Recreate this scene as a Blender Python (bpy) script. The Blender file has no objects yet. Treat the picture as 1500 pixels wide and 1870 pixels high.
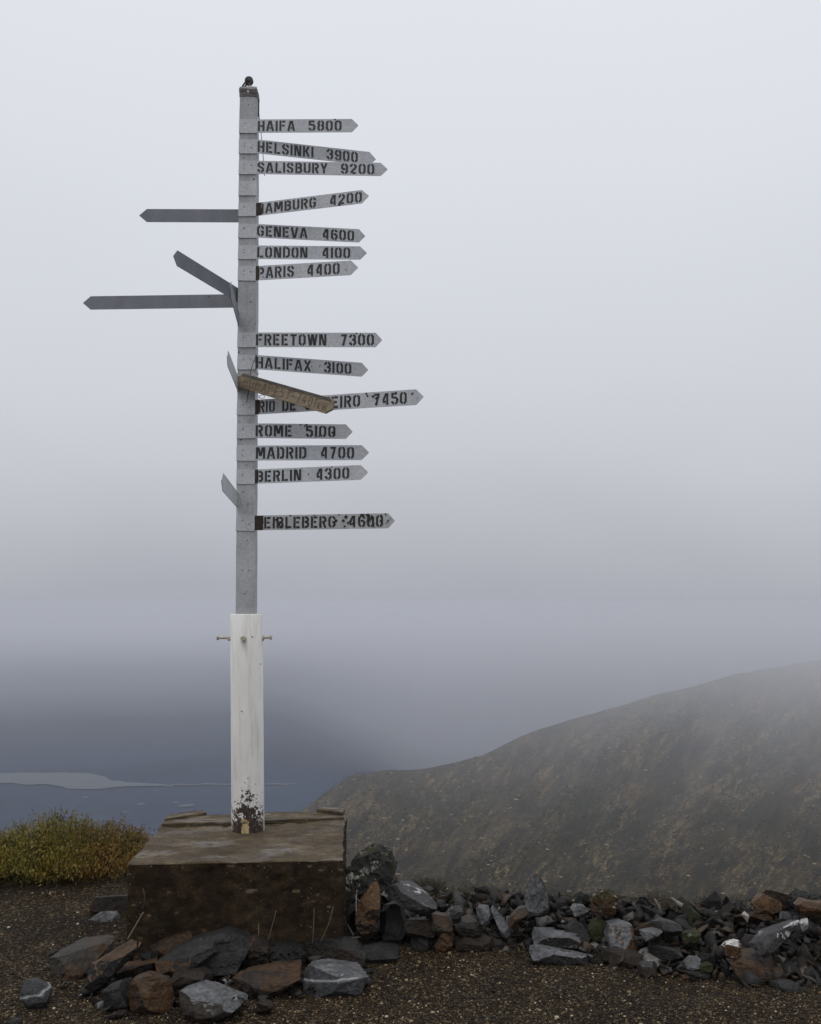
import bpy, bmesh, math, random
import numpy as np
from mathutils import Vector, Matrix, noise as mnoise

random.seed(7)
rng = np.random.default_rng(11)
S = bpy.context.scene
COL = S.collection
R = math.radians

# ------------------------------------------------------------------ camera
F_PX, W_PX, H_PX = 1876.0, 1500.0, 1870.0
CAM_Z = 1.777
PITCH = R(5.0)
cd = bpy.data.cameras.new("camera")
cam = bpy.data.objects.new("camera", cd)
COL.objects.link(cam)
cam.location = (0, 0, CAM_Z)
cam.rotation_euler = (R(90) + PITCH, 0, 0)
cd.sensor_fit = 'VERTICAL'
cd.sensor_height = 36.0
cd.sensor_width = 36.0
cd.lens = 36.0 * F_PX / H_PX
cd.clip_start = 0.05
cd.clip_end = 60000
S.camera = cam

# ------------------------------------------------------------------ world, sun, exposure
SUN_EL, SUN_AZ = R(64), R(212)          # azimuth measured clockwise from +Y
w = bpy.data.worlds.new("World")
S.world = w
w.use_nodes = True
nt = w.node_tree
nt.nodes.clear()
wout = nt.nodes.new('ShaderNodeOutputWorld')
sky = nt.nodes.new('ShaderNodeTexSky')
sky.sky_type = 'NISHITA'
sky.sun_disc = False
sky.sun_elevation = SUN_EL
sky.sun_rotation = SUN_AZ
sky.altitude = 1800
bg_clear = nt.nodes.new('ShaderNodeBackground')
bg_clear.inputs[1].default_value = 0.06
nt.links.new(sky.outputs[0], bg_clear.inputs[0])
# overcast layer: brightness rises from the foggy horizon to the zenith
tc = nt.nodes.new('ShaderNodeTexCoord')
sep = nt.nodes.new('ShaderNodeSeparateXYZ')
nt.links.new(tc.outputs['Generated'], sep.inputs[0])
cn = nt.nodes.new('ShaderNodeTexNoise')
cn.inputs['Scale'].default_value = 2.2
cn.inputs['Detail'].default_value = 3
cmap = nt.nodes.new('ShaderNodeMapping')
cmap.inputs['Scale'].default_value = (1, 1, 2.2)
nt.links.new(tc.outputs['Generated'], cmap.inputs[0])
nt.links.new(cmap.outputs[0], cn.inputs['Vector'])
nmr = nt.nodes.new('ShaderNodeMapRange')
nmr.inputs[1].default_value = 0.3; nmr.inputs[2].default_value = 0.7
nmr.inputs[3].default_value = -0.022; nmr.inputs[4].default_value = 0.022
nt.links.new(cn.outputs[0], nmr.inputs[0])
addz = nt.nodes.new('ShaderNodeMath'); addz.operation = 'ADD'
nt.links.new(sep.outputs[2], addz.inputs[0]); nt.links.new(nmr.outputs[0], addz.inputs[1])
ramp = nt.nodes.new('ShaderNodeValToRGB')
ramp.color_ramp.interpolation = 'LINEAR'
def srgb(c):
    return tuple(((x / 255) / 12.92 if x <= 10 else (((x / 255) + 0.055) / 1.055) ** 2.4) for x in c)
SKY = [(0.0, (169, 172, 182)), (0.03, (178, 180, 188)), (0.08, (190, 192, 199)), (0.14, (202, 204, 211)), (0.21, (211, 214, 220)), (0.30, (217, 220, 227)),
       (0.40, (224, 227, 234)), (0.52, (229, 232, 239))]
els = ramp.color_ramp.elements
while len(els) > 1:
    els.remove(els[-1])
for i, (p, c) in enumerate(SKY):
    e = els[0] if i == 0 else els.new(p)
    e.position = p
    e.color = (*srgb(c), 1)
e = els.new(1.0); e.color = (1.35, 1.38, 1.45, 1)
nt.links.new(addz.outputs[0], ramp.inputs[0])
bg_cloud = nt.nodes.new('ShaderNodeBackground')
bg_cloud.inputs[1].default_value = 1.0
nt.links.new(ramp.outputs[0], bg_cloud.inputs[0])
wmix = nt.nodes.new('ShaderNodeMixShader')
wmix.inputs[0].default_value = 0.96
nt.links.new(bg_clear.outputs[0], wmix.inputs[1])
nt.links.new(bg_cloud.outputs[0], wmix.inputs[2])
nt.links.new(wmix.outputs[0], wout.inputs[0])

sd = bpy.data.lights.new("sun", 'SUN')
sd.energy = 0.7
sd.angle = R(30)
sd.color = (1.0, 0.96, 0.9)
sun = bpy.data.objects.new("sun", sd)
COL.objects.link(sun)
sdir = Vector((math.sin(SUN_AZ) * math.cos(SUN_EL), math.cos(SUN_AZ) * math.cos(SUN_EL), math.sin(SUN_EL)))
sun.rotation_euler = sdir.to_track_quat('Z', 'Y').to_euler()

S.view_settings.view_transform = 'Standard'
S.view_settings.look = 'None'
S.view_settings.exposure = 0.0
S.view_settings.gamma = 1.0
S.render.engine = 'CYCLES'
S.cycles.use_denoising = True
S.cycles.max_bounces = 6
S.cycles.diffuse_bounces = 3
S.cycles.volume_bounces = 1
S.cycles.sample_clamp_indirect = 5

HAZE_DENSITY = 0.00029

# ------------------------------------------------------------------ helpers
CP, SP = math.cos(PITCH), math.sin(PITCH)
def ray(u, v):
    x = (u - W_PX / 2) / F_PX
    y = -(v - H_PX / 2) / F_PX
    return Vector((x, CP - y * SP, SP + y * CP))
def at_y(u, v, Y):
    d = ray(u, v)
    return Vector((0, 0, CAM_Z)) + d * (Y / d.y)
def at_z(u, v, Z):
    d = ray(u, v)
    return Vector((0, 0, CAM_Z)) + d * ((Z - CAM_Z) / d.z)

def tag(o, label=None, cat=None, group=None, kind=None):
    if label: o['label'] = label
    if cat: o['category'] = cat
    if group: o['group'] = group
    if kind: o['kind'] = kind
    return o
def empty(name, loc, label, cat, group=None):
    o = bpy.data.objects.new(name, None)
    o.empty_display_size = 0.05
    COL.objects.link(o)
    o.location = loc
    return tag(o, label, cat, group)
def link_bm(name, bm, mats, parent=None, loc=None, smooth=False):
    """bm in world coordinates; the mesh is stored relative to loc (or the parent's location)."""
    me = bpy.data.meshes.new(name)
    base = Vector(loc) if loc is not None else (parent_base(parent) if parent else Vector((0, 0, 0)))
    bmesh.ops.translate(bm, verts=bm.verts, vec=-base)
    bm.to_mesh(me); bm.free()
    for m in (mats if isinstance(mats, (list, tuple)) else [mats]):
        me.materials.append(m)
    if smooth:
        me.polygons.foreach_set('use_smooth', [True] * len(me.polygons))
    o = bpy.data.objects.new(name, me)
    COL.objects.link(o)
    if parent:
        o.parent = parent
        o.location = base - parent_base(parent)
    else:
        o.location = base
    return o
def parent_base(p):
    b = Vector(p.location)
    while p.parent:
        p = p.parent
        b += Vector(p.location)
    return b
def grid_mesh(name, P, mats, kind='structure', smooth=True, wrap=False):
    n, m = P.shape[:2]
    V = P.reshape(-1, 3)
    jj = np.arange(m if wrap else m - 1)
    i, j = np.meshgrid(np.arange(n - 1), jj, indexing='ij')
    j2 = (j + 1) % m
    Q = np.stack([i * m + j, i * m + j2, (i + 1) * m + j2, (i + 1) * m + j], -1).reshape(-1, 4)
    me = bpy.data.meshes.new(name)
    me.vertices.add(len(V)); me.vertices.foreach_set('co', V.astype(np.float32).ravel())
    me.loops.add(Q.size); me.loops.foreach_set('vertex_index', Q.astype(np.int32).ravel())
    me.polygons.add(len(Q)); me.polygons.foreach_set('loop_start', (np.arange(len(Q)) * 4).astype(np.int32))
    me.polygons.foreach_set('use_smooth', np.full(len(Q), smooth))
    me.update(calc_edges=True); me.validate()
    me.materials.append(mats)
    o = bpy.data.objects.new(name, me)
    COL.objects.link(o)
    o['kind'] = kind
    return o
def poly_mesh(name, V, Fc, mat, **kw):
    me = bpy.data.meshes.new(name)
    me.from_pydata([tuple(v) for v in V], [], Fc)
    me.materials.append(mat)
    o = bpy.data.objects.new(name, me)
    COL.objects.link(o)
    return o

# numpy value noise
_tab = rng.random((256, 256))
def vnoise(x, y):
    xi = np.floor(x).astype(int); yi = np.floor(y).astype(int)
    fx = x - xi; fy = y - yi
    fx = fx * fx * (3 - 2 * fx); fy = fy * fy * (3 - 2 * fy)
    a = _tab[xi % 256, yi % 256]; b = _tab[(xi + 1) % 256, yi % 256]
    c = _tab[xi % 256, (yi + 1) % 256]; d = _tab[(xi + 1) % 256, (yi + 1) % 256]
    return (a * (1 - fx) + b * fx) * (1 - fy) + (c * (1 - fx) + d * fx) * fy - 0.5
def fbm(x, y, o=4):
    s = 0; a = 1
    for k in range(o):
        s = s + a * vnoise(x * 2 ** k + 17 * k, y * 2 ** k + 31 * k); a *= 0.5
    return s

# ---- materials
class NB:
    def __init__(self, name):
        self.m = bpy.data.materials.new(name); self.m.use_nodes = True
        self.t = self.m.node_tree
        self.b = self.t.nodes['Principled BSDF']
        self.tc = self.t.nodes.new('ShaderNodeTexCoord')
        self.geo = self.t.nodes.new('ShaderNodeNewGeometry')
    def n(self, typ, **inp):
        nd = self.t.nodes.new('ShaderNode' + typ)
        for k, v in inp.items():
            self.set(nd, k, v)
        return nd
    def set(self, nd, k, v):
        key = k if isinstance(k, int) else k.replace('_', ' ')
        s = nd.inputs[key]
        if isinstance(v, bpy.types.NodeSocket): self.t.links.new(v, s)
        else: s.default_value = v
    def noise(self, scale, detail=4, rough=0.55, vec=None, dist=0.0, out=0):
        nd = self.n('TexNoise', Scale=scale, Detail=detail, Roughness=rough, Distortion=dist)
        self.t.links.new(vec or self.tc.outputs['Object'], nd.inputs['Vector'])
        return nd.outputs[out]
    def mapv(self, scale=(1, 1, 1), loc=(0, 0, 0), rot=(0, 0, 0), vec=None):
        nd = self.n('Mapping', Scale=scale, Location=loc, Rotation=rot)
        self.t.links.new(vec or self.tc.outputs['Object'], nd.inputs['Vector'])
        return nd.outputs[0]
    def ramp(self, fac, stops, interp='LINEAR'):
        nd = self.t.nodes.new('ShaderNodeValToRGB')
        nd.color_ramp.interpolation = interp
        e = nd.color_ramp.elements
        e[0].position, e[0].color = stops[0][0], col4(stops[0][1])
        e[1].position, e[1].color = stops[-1][0], col4(stops[-1][1])
        for p, c in stops[1:-1]:
            q = e.new(p); q.color = col4(c)
        self.t.links.new(fac, nd.inputs[0])
        return nd.outputs[0]
    def mix(self, fac, a, b, mode='MIX'):
        nd = self.t.nodes.new('ShaderNodeMix'); nd.data_type = 'RGBA'; nd.blend_type = mode
        for s, v in ((nd.inputs[0], fac), (nd.inputs[6], a), (nd.inputs[7], b)):
            if isinstance(v, bpy.types.NodeSocket): self.t.links.new(v, s)
            elif s == nd.inputs[0]: s.default_value = v
            else: s.default_value = col4(v)
        return nd.outputs[2]
    def math(self, op, a, b=0.0, c=None, clamp=False):
        nd = self.t.nodes.new('ShaderNodeMath'); nd.operation = op; nd.use_clamp = clamp
        for s, v in zip(nd.inputs, (a, b) if c is None else (a, b, c)):
            if isinstance(v, bpy.types.NodeSocket): self.t.links.new(v, s)
            else: s.default_value = v
        return nd.outputs[0]
    def bump(self, h, strength=0.4, dist=0.01):
        nd = self.n('Bump', Strength=strength, Distance=dist)
        self.t.links.new(h, nd.inputs['Height'])
        self.t.links.new(nd.outputs[0], self.b.inputs['Normal'])
        return nd
    def base(self, c): self.put('Base Color', c)
    def rough(self, r): self.put('Roughness', r)
    def put(self, k, v):
        s = self.b.inputs[k]
        if isinstance(v, bpy.types.NodeSocket): self.t.links.new(v, s)
        else: s.default_value = col4(v) if s.type == 'RGBA' else v
def col4(c):
    if isinstance(c, (int, float)): return (c, c, c, 1)
    return tuple(c) if len(c) == 4 else (*c, 1)

def mat_sign(name, lo, hi, chip=0.0):
    b = NB(name)
    n1 = b.noise(9, 5, vec=b.mapv((1, 1, 0.35)))
    n2 = b.noise(60, 4)
    c = b.ramp(n1, [(0.3, lo), (0.7, hi)])
    c = b.mix(b.ramp(n2, [(0.35, 0.25), (0.6, 0.0)]), c, (0.13, 0.125, 0.12))
    vor = b.noise(38, 2, 0.5)
    c = b.mix(b.ramp(vor, [(0.735 - chip, 0.0), (0.76 - chip, 1.0)]), c, (0.05, 0.03, 0.022))
    b.base(c); b.rough(0.55)
    b.put('Specular IOR Level', 0.35)
    b.bump(n2, 0.12, 0.002)
    return b.m
M_SIGN = mat_sign('grey_white_sign_paint', (0.48, 0.497, 0.528), (0.565, 0.575, 0.592))
M_SIGNRUST = mat_sign('flaking_sign_paint', (0.42, 0.425, 0.435), (0.52, 0.52, 0.52), 0.05)
M_SIGNBACK = mat_sign('darker_sign_back', (0.16, 0.172, 0.198), (0.215, 0.226, 0.248))  # darker grey than the lettered panels
M_POST = mat_sign('weathered_post_paint', (0.30, 0.31, 0.325), (0.50, 0.505, 0.51), 0.06)
M_PLATE = mat_sign('post_plate_paint', (0.45, 0.46, 0.482), (0.57, 0.58, 0.59), 0.035)

def mat_plain(name, c, r=0.6, var=0.3, scale=25, metal=0.0):
    b = NB(name)
    n = b.noise(scale, 5)
    lo = tuple(x * (1 - var) for x in c); hi = tuple(min(1, x * (1 + var)) for x in c)
    b.base(b.ramp(n, [(0.3, lo), (0.7, hi)])); b.rough(r); b.put('Metallic', metal)
    b.bump(n, 0.2, 0.002)
    return b.m
M_LETTER = mat_plain('black_stencil_paint', (0.022, 0.022, 0.024), 0.5, 0.25, 80)
M_RUST = mat_plain('dark_rust', (0.03, 0.019, 0.014), 0.8, 0.5, 60)
M_CAP = mat_plain('rusty_cap', (0.10, 0.082, 0.078), 0.7, 0.6, 30)
M_IRON = mat_plain('dark_iron', (0.035, 0.03, 0.03), 0.55, 0.4, 60)
M_BOLT = mat_plain('painted_bolt', (0.42, 0.38, 0.30), 0.6, 0.3, 60)
M_WIRE = mat_plain('grey_wire', (0.16, 0.14, 0.13), 0.5, 0.3, 60)
M_DARKWIRE = mat_plain('dark_wire', (0.04, 0.035, 0.033), 0.6, 0.3, 60)
M_STALK = mat_plain('dry_stalk', (0.13, 0.10, 0.072), 0.8, 0.3, 60)

def mat_sleeve():
    b = NB('white_pipe_paint')
    n1 = b.noise(5, 5, vec=b.mapv((1, 1, 0.3)))
    c = b.ramp(n1, [(0.3, (0.62, 0.60, 0.56)), (0.7, (0.80, 0.79, 0.76))])
    # faint streaks and small chips
    st = b.noise(30, 3, vec=b.mapv((1, 1, 0.12)))
    c = b.mix(b.ramp(st, [(0.5, 0.0), (0.75, 0.55)]), c, (0.40, 0.36, 0.29))
    chip = b.noise(22, 3, 0.6)
    c = b.mix(b.ramp(chip, [(0.70, 0.0), (0.715, 1.0)]), c, (0.05, 0.035, 0.028))
    # peeled patch at the foot, on the front; object origin is the foot of the pipe
    sp = b.n('SeparateXYZ'); b.t.links.new(b.tc.outputs['Object'], sp.inputs[0])
    z = sp.outputs[2]; x = sp.outputs[0]; y = sp.outputs[1]
    hz = b.math('SUBTRACT', 1.0, b.math('DIVIDE', z, 0.30))                  # 1 at foot, 0 at 25 cm
    xx = b.math('ABSOLUTE', b.math('SUBTRACT', x, 0.008))
    hx = b.math('SUBTRACT', 1.0, b.math('DIVIDE', xx, 0.125))
    peel = b.math('ADD', b.math('MULTIPLY', hz, 0.62), b.math('MULTIPLY', hx, 0.30))
    pn = b.math('ADD', b.math('MULTIPLY', b.noise(30, 5, 0.75), 0.6), b.math('MULTIPLY', b.noise(75, 4, 0.7, vec=b.mapv(loc=(3, 1, 2))), 0.4))
    pv = b.math('ADD', peel, b.math('MULTIPLY', b.math('SUBTRACT', pn, 0.5), 2.6))
    front = b.ramp(b.math('MULTIPLY', y, -1.0), [(0.0, 0.0), (0.03, 1.0)])
    pm = b.math('MULTIPLY', b.ramp(pv, [(0.47, 0.0), (0.51, 1.0)]), front)
    rustc = b.ramp(b.noise(40, 4), [(0.35, (0.016, 0.011, 0.011)), (0.6, (0.05, 0.028, 0.018)), (0.75, (0.16, 0.09, 0.03))])
    c = b.mix(pm, c, rustc)
    # yellowish primer tongue in the middle
    tz = b.math('SUBTRACT', 1.0, b.math('DIVIDE', z, 0.10))
    tx = b.math('SUBTRACT', 1.0, b.math('DIVIDE', b.math('ABSOLUTE', b.math('SUBTRACT', x, 0.0)), 0.028))
    tv = b.math('ADD', b.math('MINIMUM', tz, tx), b.math('MULTIPLY', b.math('SUBTRACT', b.noise(45, 3), 0.5), 1.1))
    tm = b.math('MULTIPLY', b.ramp(tv, [(0.22, 0.0), (0.3, 1.0)]), front)
    c = b.mix(tm, c, b.ramp(b.noise(60, 3), [(0.3, (0.30, 0.20, 0.07)), (0.7, (0.55, 0.45, 0.24))]))
    b.base(c); b.rough(0.5)
    b.bump(b.math('ADD', b.math('MULTIPLY', pm, -0.6), b.noise(50, 4)), 0.25, 0.003)
    return b.m
M_SLEEVE = mat_sleeve()

def mat_concrete(name, wet):
    b = NB(name)
    st = b.noise(6, 6, 0.6, vec=b.mapv((1, 3.5, 1)))
    if wet:
        st = b.noise(5, 7, 0.68, vec=b.mapv((1, 1.7, 1)), dist=0.25)
        fine = b.noise(70, 6, 0.7)
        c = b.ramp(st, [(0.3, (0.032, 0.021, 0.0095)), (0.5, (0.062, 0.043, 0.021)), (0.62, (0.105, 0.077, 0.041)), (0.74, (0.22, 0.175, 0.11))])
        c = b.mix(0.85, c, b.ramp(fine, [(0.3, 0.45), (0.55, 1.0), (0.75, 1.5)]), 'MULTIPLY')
        pm = b.noise(2.6, 4, 0.6, vec=b.mapv((1, 2.0, 1), (3.1, 0.7, 0)))
        r = b.ramp(pm, [(0.47, 0.85), (0.62, 0.28)])
        b.put('Specular IOR Level', 0.35)
        crk = b.n('TexVoronoi', Scale=3.2); crk.feature = 'DISTANCE_TO_EDGE'
        b.t.links.new(b.mapv((1, 1.4, 1), vec=b.n('TexCoord').outputs['Object']), crk.inputs['Vector'])
        ck = b.math('MULTIPLY', b.ramp(crk.outputs['Distance'], [(0.004, 1.0), (0.012, 0.0)]), b.ramp(st, [(0.45, 0.0), (0.55, 1.0)]))
        c = b.mix(b.math('MULTIPLY', ck, 0.7), c, (0.012, 0.008, 0.005))
        b.bump(b.math('ADD', st, b.math('MULTIPLY', fine, 0.45)), 0.6, 0.012)
    else:
        pit = b.noise(22, 7, 0.75)
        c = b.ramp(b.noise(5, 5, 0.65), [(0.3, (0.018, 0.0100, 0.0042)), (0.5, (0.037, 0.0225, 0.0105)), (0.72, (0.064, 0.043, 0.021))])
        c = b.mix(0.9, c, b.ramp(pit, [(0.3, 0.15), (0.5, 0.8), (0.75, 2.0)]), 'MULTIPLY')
        ag = b.n('TexVoronoi', Scale=58.0); b.t.links.new(b.tc.outputs['Object'], ag.inputs['Vector'])
        pale = b.math('MULTIPLY', b.ramp(ag.outputs['Distance'], [(0.16, 1.0), (0.26, 0.0)]),
                      b.ramp(b.noise(3.0, 3), [(0.42, 0.0), (0.58, 1.0)]))
        sc = b.n('SeparateColor'); b.t.links.new(ag.outputs['Color'], sc.inputs[0])
        pale = b.math('MULTIPLY', pale, b.ramp(sc.outputs[0], [(0.72, 0.0), (0.8, 1.0)]))
        c = b.mix(pale, c, b.ramp(sc.outputs[1], [(0.2, (0.07, 0.05, 0.03)), (0.8, (0.24, 0.20, 0.14))]))
        b.bump(b.math('ADD', pit, b.math('MULTIPLY', pale, 0.5)), 1.0, 0.03)
        r = 0.85; b.put('Specular IOR Level', 0.2)
    b.base(c); b.rough(r)
    return b.m
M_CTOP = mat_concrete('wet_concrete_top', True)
M_CSIDE = mat_concrete('pitted_concrete_shaded_side', False)  # same concrete, colour darkened to paint in the shade on its upright faces

def mat_wood():
    b = NB('weathered_board')
    g = b.noise(30, 5, 0.6, vec=b.mapv((0.12, 1, 1.6)), dist=0.6)
    c = b.ramp(g, [(0.3, (0.15, 0.112, 0.072)), (0.5, (0.275, 0.215, 0.145)), (0.72, (0.38, 0.315, 0.235))])
    b.base(c); b.rough(0.8); b.bump(g, 0.4, 0.003)
    return b.m
M_WOOD = mat_wood()
M_WOODEDGE = mat_plain('weathered_board_edge', (0.10, 0.09, 0.082), 0.8, 0.4, 30)
M_CARVE = mat_plain('scorched_letter', (0.13, 0.094, 0.07), 0.8, 0.3, 60)

def mat_rock(name, a, c2, rust=0.0, lichen=0.0, white=0.0, rough=0.45, vein=False, moss=0.0):
    b = NB(name)
    oi = b.n('ObjectInfo')
    off = b.n('VectorMath'); off.operation = 'ADD'
    b.t.links.new(b.tc.outputs['Object'], off.inputs[0])
    sc = b.n('VectorMath'); sc.operation = 'SCALE'
    cmb = b.n('CombineXYZ')
    for i in range(3): b.t.links.new(oi.outputs['Random'], cmb.inputs[i])
    b.t.links.new(cmb.outputs[0], sc.inputs[0]); sc.inputs['Scale'].default_value = 37.0
    b.t.links.new(sc.outputs[0], off.inputs[1])
    v = off.outputs[0]
    n1 = b.noise(7, 6, 0.6, vec=v)
    n2 = b.noise(45, 5, 0.65, vec=v)
    c = b.ramp(n1, [(0.3, a), (0.7, c2)])
    c = b.mix(0.9, c, b.ramp(n2, [(0.28, 0.25), (0.5, 0.75), (0.75, 1.6)]), 'MULTIPLY')
    if rust:
        rn = b.noise(4.5, 5, 0.6, vec=b.mapv(loc=(5, 2, 1), vec=v))
        c = b.mix(b.ramp(rn, [(0.62 - rust * 0.3, 0.0), (0.74 - rust * 0.3, 0.85)]), c,
                  b.ramp(n2, [(0.3, (0.022, 0.012, 0.006)), (0.7, (0.080, 0.040, 0.016))]))
    if moss:
        mn = b.noise(6, 4, 0.6, vec=b.mapv(loc=(1, 9, 4), vec=v))
        c = b.mix(b.ramp(mn, [(0.6 - moss * 0.3, 0.0), (0.7 - moss * 0.3, 0.9)]), c,
                  b.ramp(n2, [(0.3, (0.012, 0.014, 0.005)), (0.7, (0.04, 0.042, 0.012))]))
    if lichen:
        ln = b.noise(16, 5, 0.7, vec=b.mapv(loc=(2, 3, 8), vec=v))
        c = b.mix(b.ramp(ln, [(0.66 - lichen * 0.22, 0.0), (0.72 - lichen * 0.22, 0.9)]), c,
                  b.ramp(n2, [(0.3, (0.13, 0.13, 0.10)), (0.7, (0.36, 0.35, 0.29))]))
    if white:
        wn = b.noise(9, 5, 0.75, vec=b.mapv(loc=(8, 1, 6), vec=v))
        c = b.mix(b.ramp(wn, [(0.72 - white * 0.2, 0.0), (0.76 - white * 0.2, 0.9)]), c, (0.42, 0.41, 0.41))
    if vein:
        sp = b.n('SeparateXYZ'); b.t.links.new(b.tc.outputs['Object'], sp.inputs[0])
        zz = b.math('ADD', sp.outputs[2], b.math('MULTIPLY', sp.outputs[0], -0.15))
        zz = b.math('ADD', zz, b.math('MULTIPLY', b.math('SUBTRACT', b.noise(14, 3, vec=v), 0.5), 0.03))
        d = b.math('ABSOLUTE', b.math('SUBTRACT', zz, 0.048))
        c = b.mix(b.ramp(d, [(0.0025, 0.8), (0.0045, 0.0)]), c, (0.36, 0.36, 0.35))
    b.base(c)
    b.rough(b.ramp(n2, [(0.3, rough * 0.7), (0.7, min(1, rough * 1.4))]))
    b.put('Specular IOR Level', 0.2)
    b.bump(b.math('ADD', n2, b.math('MULTIPLY', n1, 1.5)), 0.9, 0.016)
    return b.m
MR = {
    'slate': mat_rock('dark_slate', (0.0085, 0.0078, 0.0070), (0.033, 0.0315, 0.030)),
    'pale': mat_rock('pale_grey_slate', (0.06, 0.061, 0.064), (0.155, 0.155, 0.158), white=0.25),
    'rust': mat_rock('rust_stained_slate', (0.012, 0.0092, 0.007), (0.034, 0.026, 0.0195), rust=0.65),
    'orange': mat_rock('orange_brown_rock', (0.036, 0.0180, 0.0072), (0.108, 0.058, 0.025), rust=0.3),
    'brown': mat_rock('dark_brown_rock', (0.009, 0.0063, 0.0042), (0.028, 0.020, 0.014), rust=0.3),
    'mixed': mat_rock('grey_and_brown_slate', (0.017, 0.0142, 0.0108), (0.052, 0.0445, 0.035), rust=0.42, white=0.12),
    'lichen': mat_rock('lichen_covered_rock', (0.010, 0.010, 0.0085), (0.030, 0.029, 0.026), lichen=0.42, moss=0.35, rough=0.7),
    'moss': mat_rock('mossy_rock', (0.009, 0.009, 0.0075), (0.027, 0.0262, 0.0225), moss=0.7, lichen=0.2, rough=0.7),
    'white': mat_rock('white_flecked_rock', (0.022, 0.021, 0.021), (0.065, 0.061, 0.061), white=0.7),
    'vein': mat_rock('quartz_veined_slate', (0.017, 0.0172, 0.018), (0.056, 0.0565, 0.058), vein=True, white=0.1),
    'black': mat_rock('black_slate', (0.004, 0.0034, 0.0029), (0.015, 0.0132, 0.0115), rough=0.5),
    'quartz': mat_rock('white_quartz', (0.38, 0.36, 0.34), (0.62, 0.60, 0.58), rough=0.5),
}

def mat_gravel():
    b = NB('dark_gravel')
    n1 = b.noise(1.4, 5)
    v = b.n('TexVoronoi', Scale=85.0); b.t.links.new(b.tc.outputs['Object'], v.inputs['Vector'])
    v2 = b.n('TexVoronoi', Scale=190.0); b.t.links.new(b.tc.outputs['Object'], v2.inputs['Vector'])
    s1 = b.n('SeparateColor'); b.t.links.new(v.outputs['Color'], s1.inputs[0])
    s2 = b.n('SeparateColor'); b.t.links.new(v2.outputs['Color'], s2.inputs[0])
    stops = [(0.0, (0.0016, 0.0010, 0.0004)), (0.45, (0.0080, 0.0045, 0.0016)), (0.75, (0.026, 0.0158, 0.0066)), (0.91, (0.095, 0.066, 0.034)), (1.0, (0.27, 0.20, 0.12))]
    c = b.mix(0.5, b.ramp(s1.outputs[0], stops), b.ramp(s2.outputs[1], stops))
    c = b.mix(0.9, c, b.ramp(n1, [(0.35, 0.45), (0.6, 1.1)]), 'MULTIPLY')
    b.base(c); b.rough(0.85); b.put('Specular IOR Level', 0.12)
    h = b.math('ADD', b.math('MULTIPLY', v.outputs['Distance'], -1.0), b.math('MULTIPLY', v2.outputs['Distance'], -0.5))
    b.bump(h, 0.8, 0.012)
    return b.m
M_GRAVEL = mat_gravel()

def mat_pebble():
    b = NB('pebbles')
    rp = b.geo.outputs['Random Per Island']
    c = b.ramp(rp, [(0.0, (0.004, 0.0025, 0.0011)), (0.45, (0.016, 0.0102, 0.0045)), (0.76, (0.046, 0.031, 0.0150)), (0.88, (0.13, 0.088, 0.042)),
                    (0.95, (0.26, 0.20, 0.125)), (1.0, (0.42, 0.36, 0.27))])
    b.base(c); b.rough(0.65); b.put('Specular IOR Level', 0.25)
    return b.m
M_PEBBLE = mat_pebble()

def mat_tundra(name, dark, mid, pale, sc, streak=(1, 1, 1), rot=(0, 0, 0)):
    b = NB(name)
    vec = b.mapv(streak, rot=rot)
    n1 = b.noise(sc, 6, 0.62, vec=vec)
    n2 = b.noise(sc * 5.5, 6, 0.7, vec=vec)
    n3 = b.noise(sc * 0.35, 3, vec=vec)
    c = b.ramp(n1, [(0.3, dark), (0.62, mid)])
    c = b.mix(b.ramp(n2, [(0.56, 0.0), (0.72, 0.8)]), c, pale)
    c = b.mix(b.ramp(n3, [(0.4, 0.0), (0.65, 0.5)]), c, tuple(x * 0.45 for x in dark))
    b.base(c); b.rough(0.9); b.put('Specular IOR Level', 0.15)
    b.bump(b.math('ADD', n1, n2), 0.6, 0.8)
    return b.m
def mat_hill():
    b = NB('autumn_tundra')
    uv = b.tc.outputs['UV']
    rot = b.mapv(rot=(0, 0, R(-47)), vec=uv)
    diag = b.mapv((0.55, 1.35, 1), vec=rot)
    big = b.noise(0.30, 4, 0.6, vec=b.mapv((0.6, 1.3, 1), vec=rot))
    mid = b.noise(0.9, 7, 0.68, vec=diag, dist=0.5)
    fine = b.noise(3.0, 7, 0.78, vec=b.mapv((0.7, 1.35, 1), vec=rot), dist=0.6)
    spk = b.noise(10.0, 5, 0.75, vec=b.mapv((0.7, 1.5, 1), vec=uv))
    c = b.ramp(mid, [(0.36, (0.0045, 0.0035, 0.0014)), (0.5, (0.022, 0.016, 0.006)), (0.64, (0.050, 0.036, 0.014))])
    c = b.mix(b.ramp(big, [(0.42, 0.0), (0.6, 0.75)]), c, (0.0105, 0.0118, 0.0045))
    patch = b.ramp(b.noise(0.42, 5, 0.65, vec=b.mapv((0.75, 1.2, 1), (4.3, 1.9, 0), vec=rot)), [(0.40, 0.12), (0.60, 1.0)])
    c = b.mix(b.math('MULTIPLY', b.math('MULTIPLY', patch, b.ramp(fine, [(0.47, 0.0), (0.60, 1.0)])), b.ramp(mid, [(0.40, 0.0), (0.56, 0.95)])), c, (0.125, 0.092, 0.045))
    c = b.mix(b.math('MULTIPLY', b.math('MULTIPLY', patch, b.ramp(spk, [(0.54, 0.0), (0.64, 0.95)])), b.ramp(fine, [(0.46, 0.0), (0.58, 1.0)])), c, (0.30, 0.235, 0.14))
    c = b.mix(b.ramp(spk, [(0.34, 0.8), (0.46, 0.0)]), c, (0.004, 0.004, 0.002))
    b.base(c); b.rough(0.95); b.put('Specular IOR Level', 0.1)
    b.bump(b.math('ADD', mid, b.math('MULTIPLY', fine, 0.4)), 0.7, 6.0)
    return b.m
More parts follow.
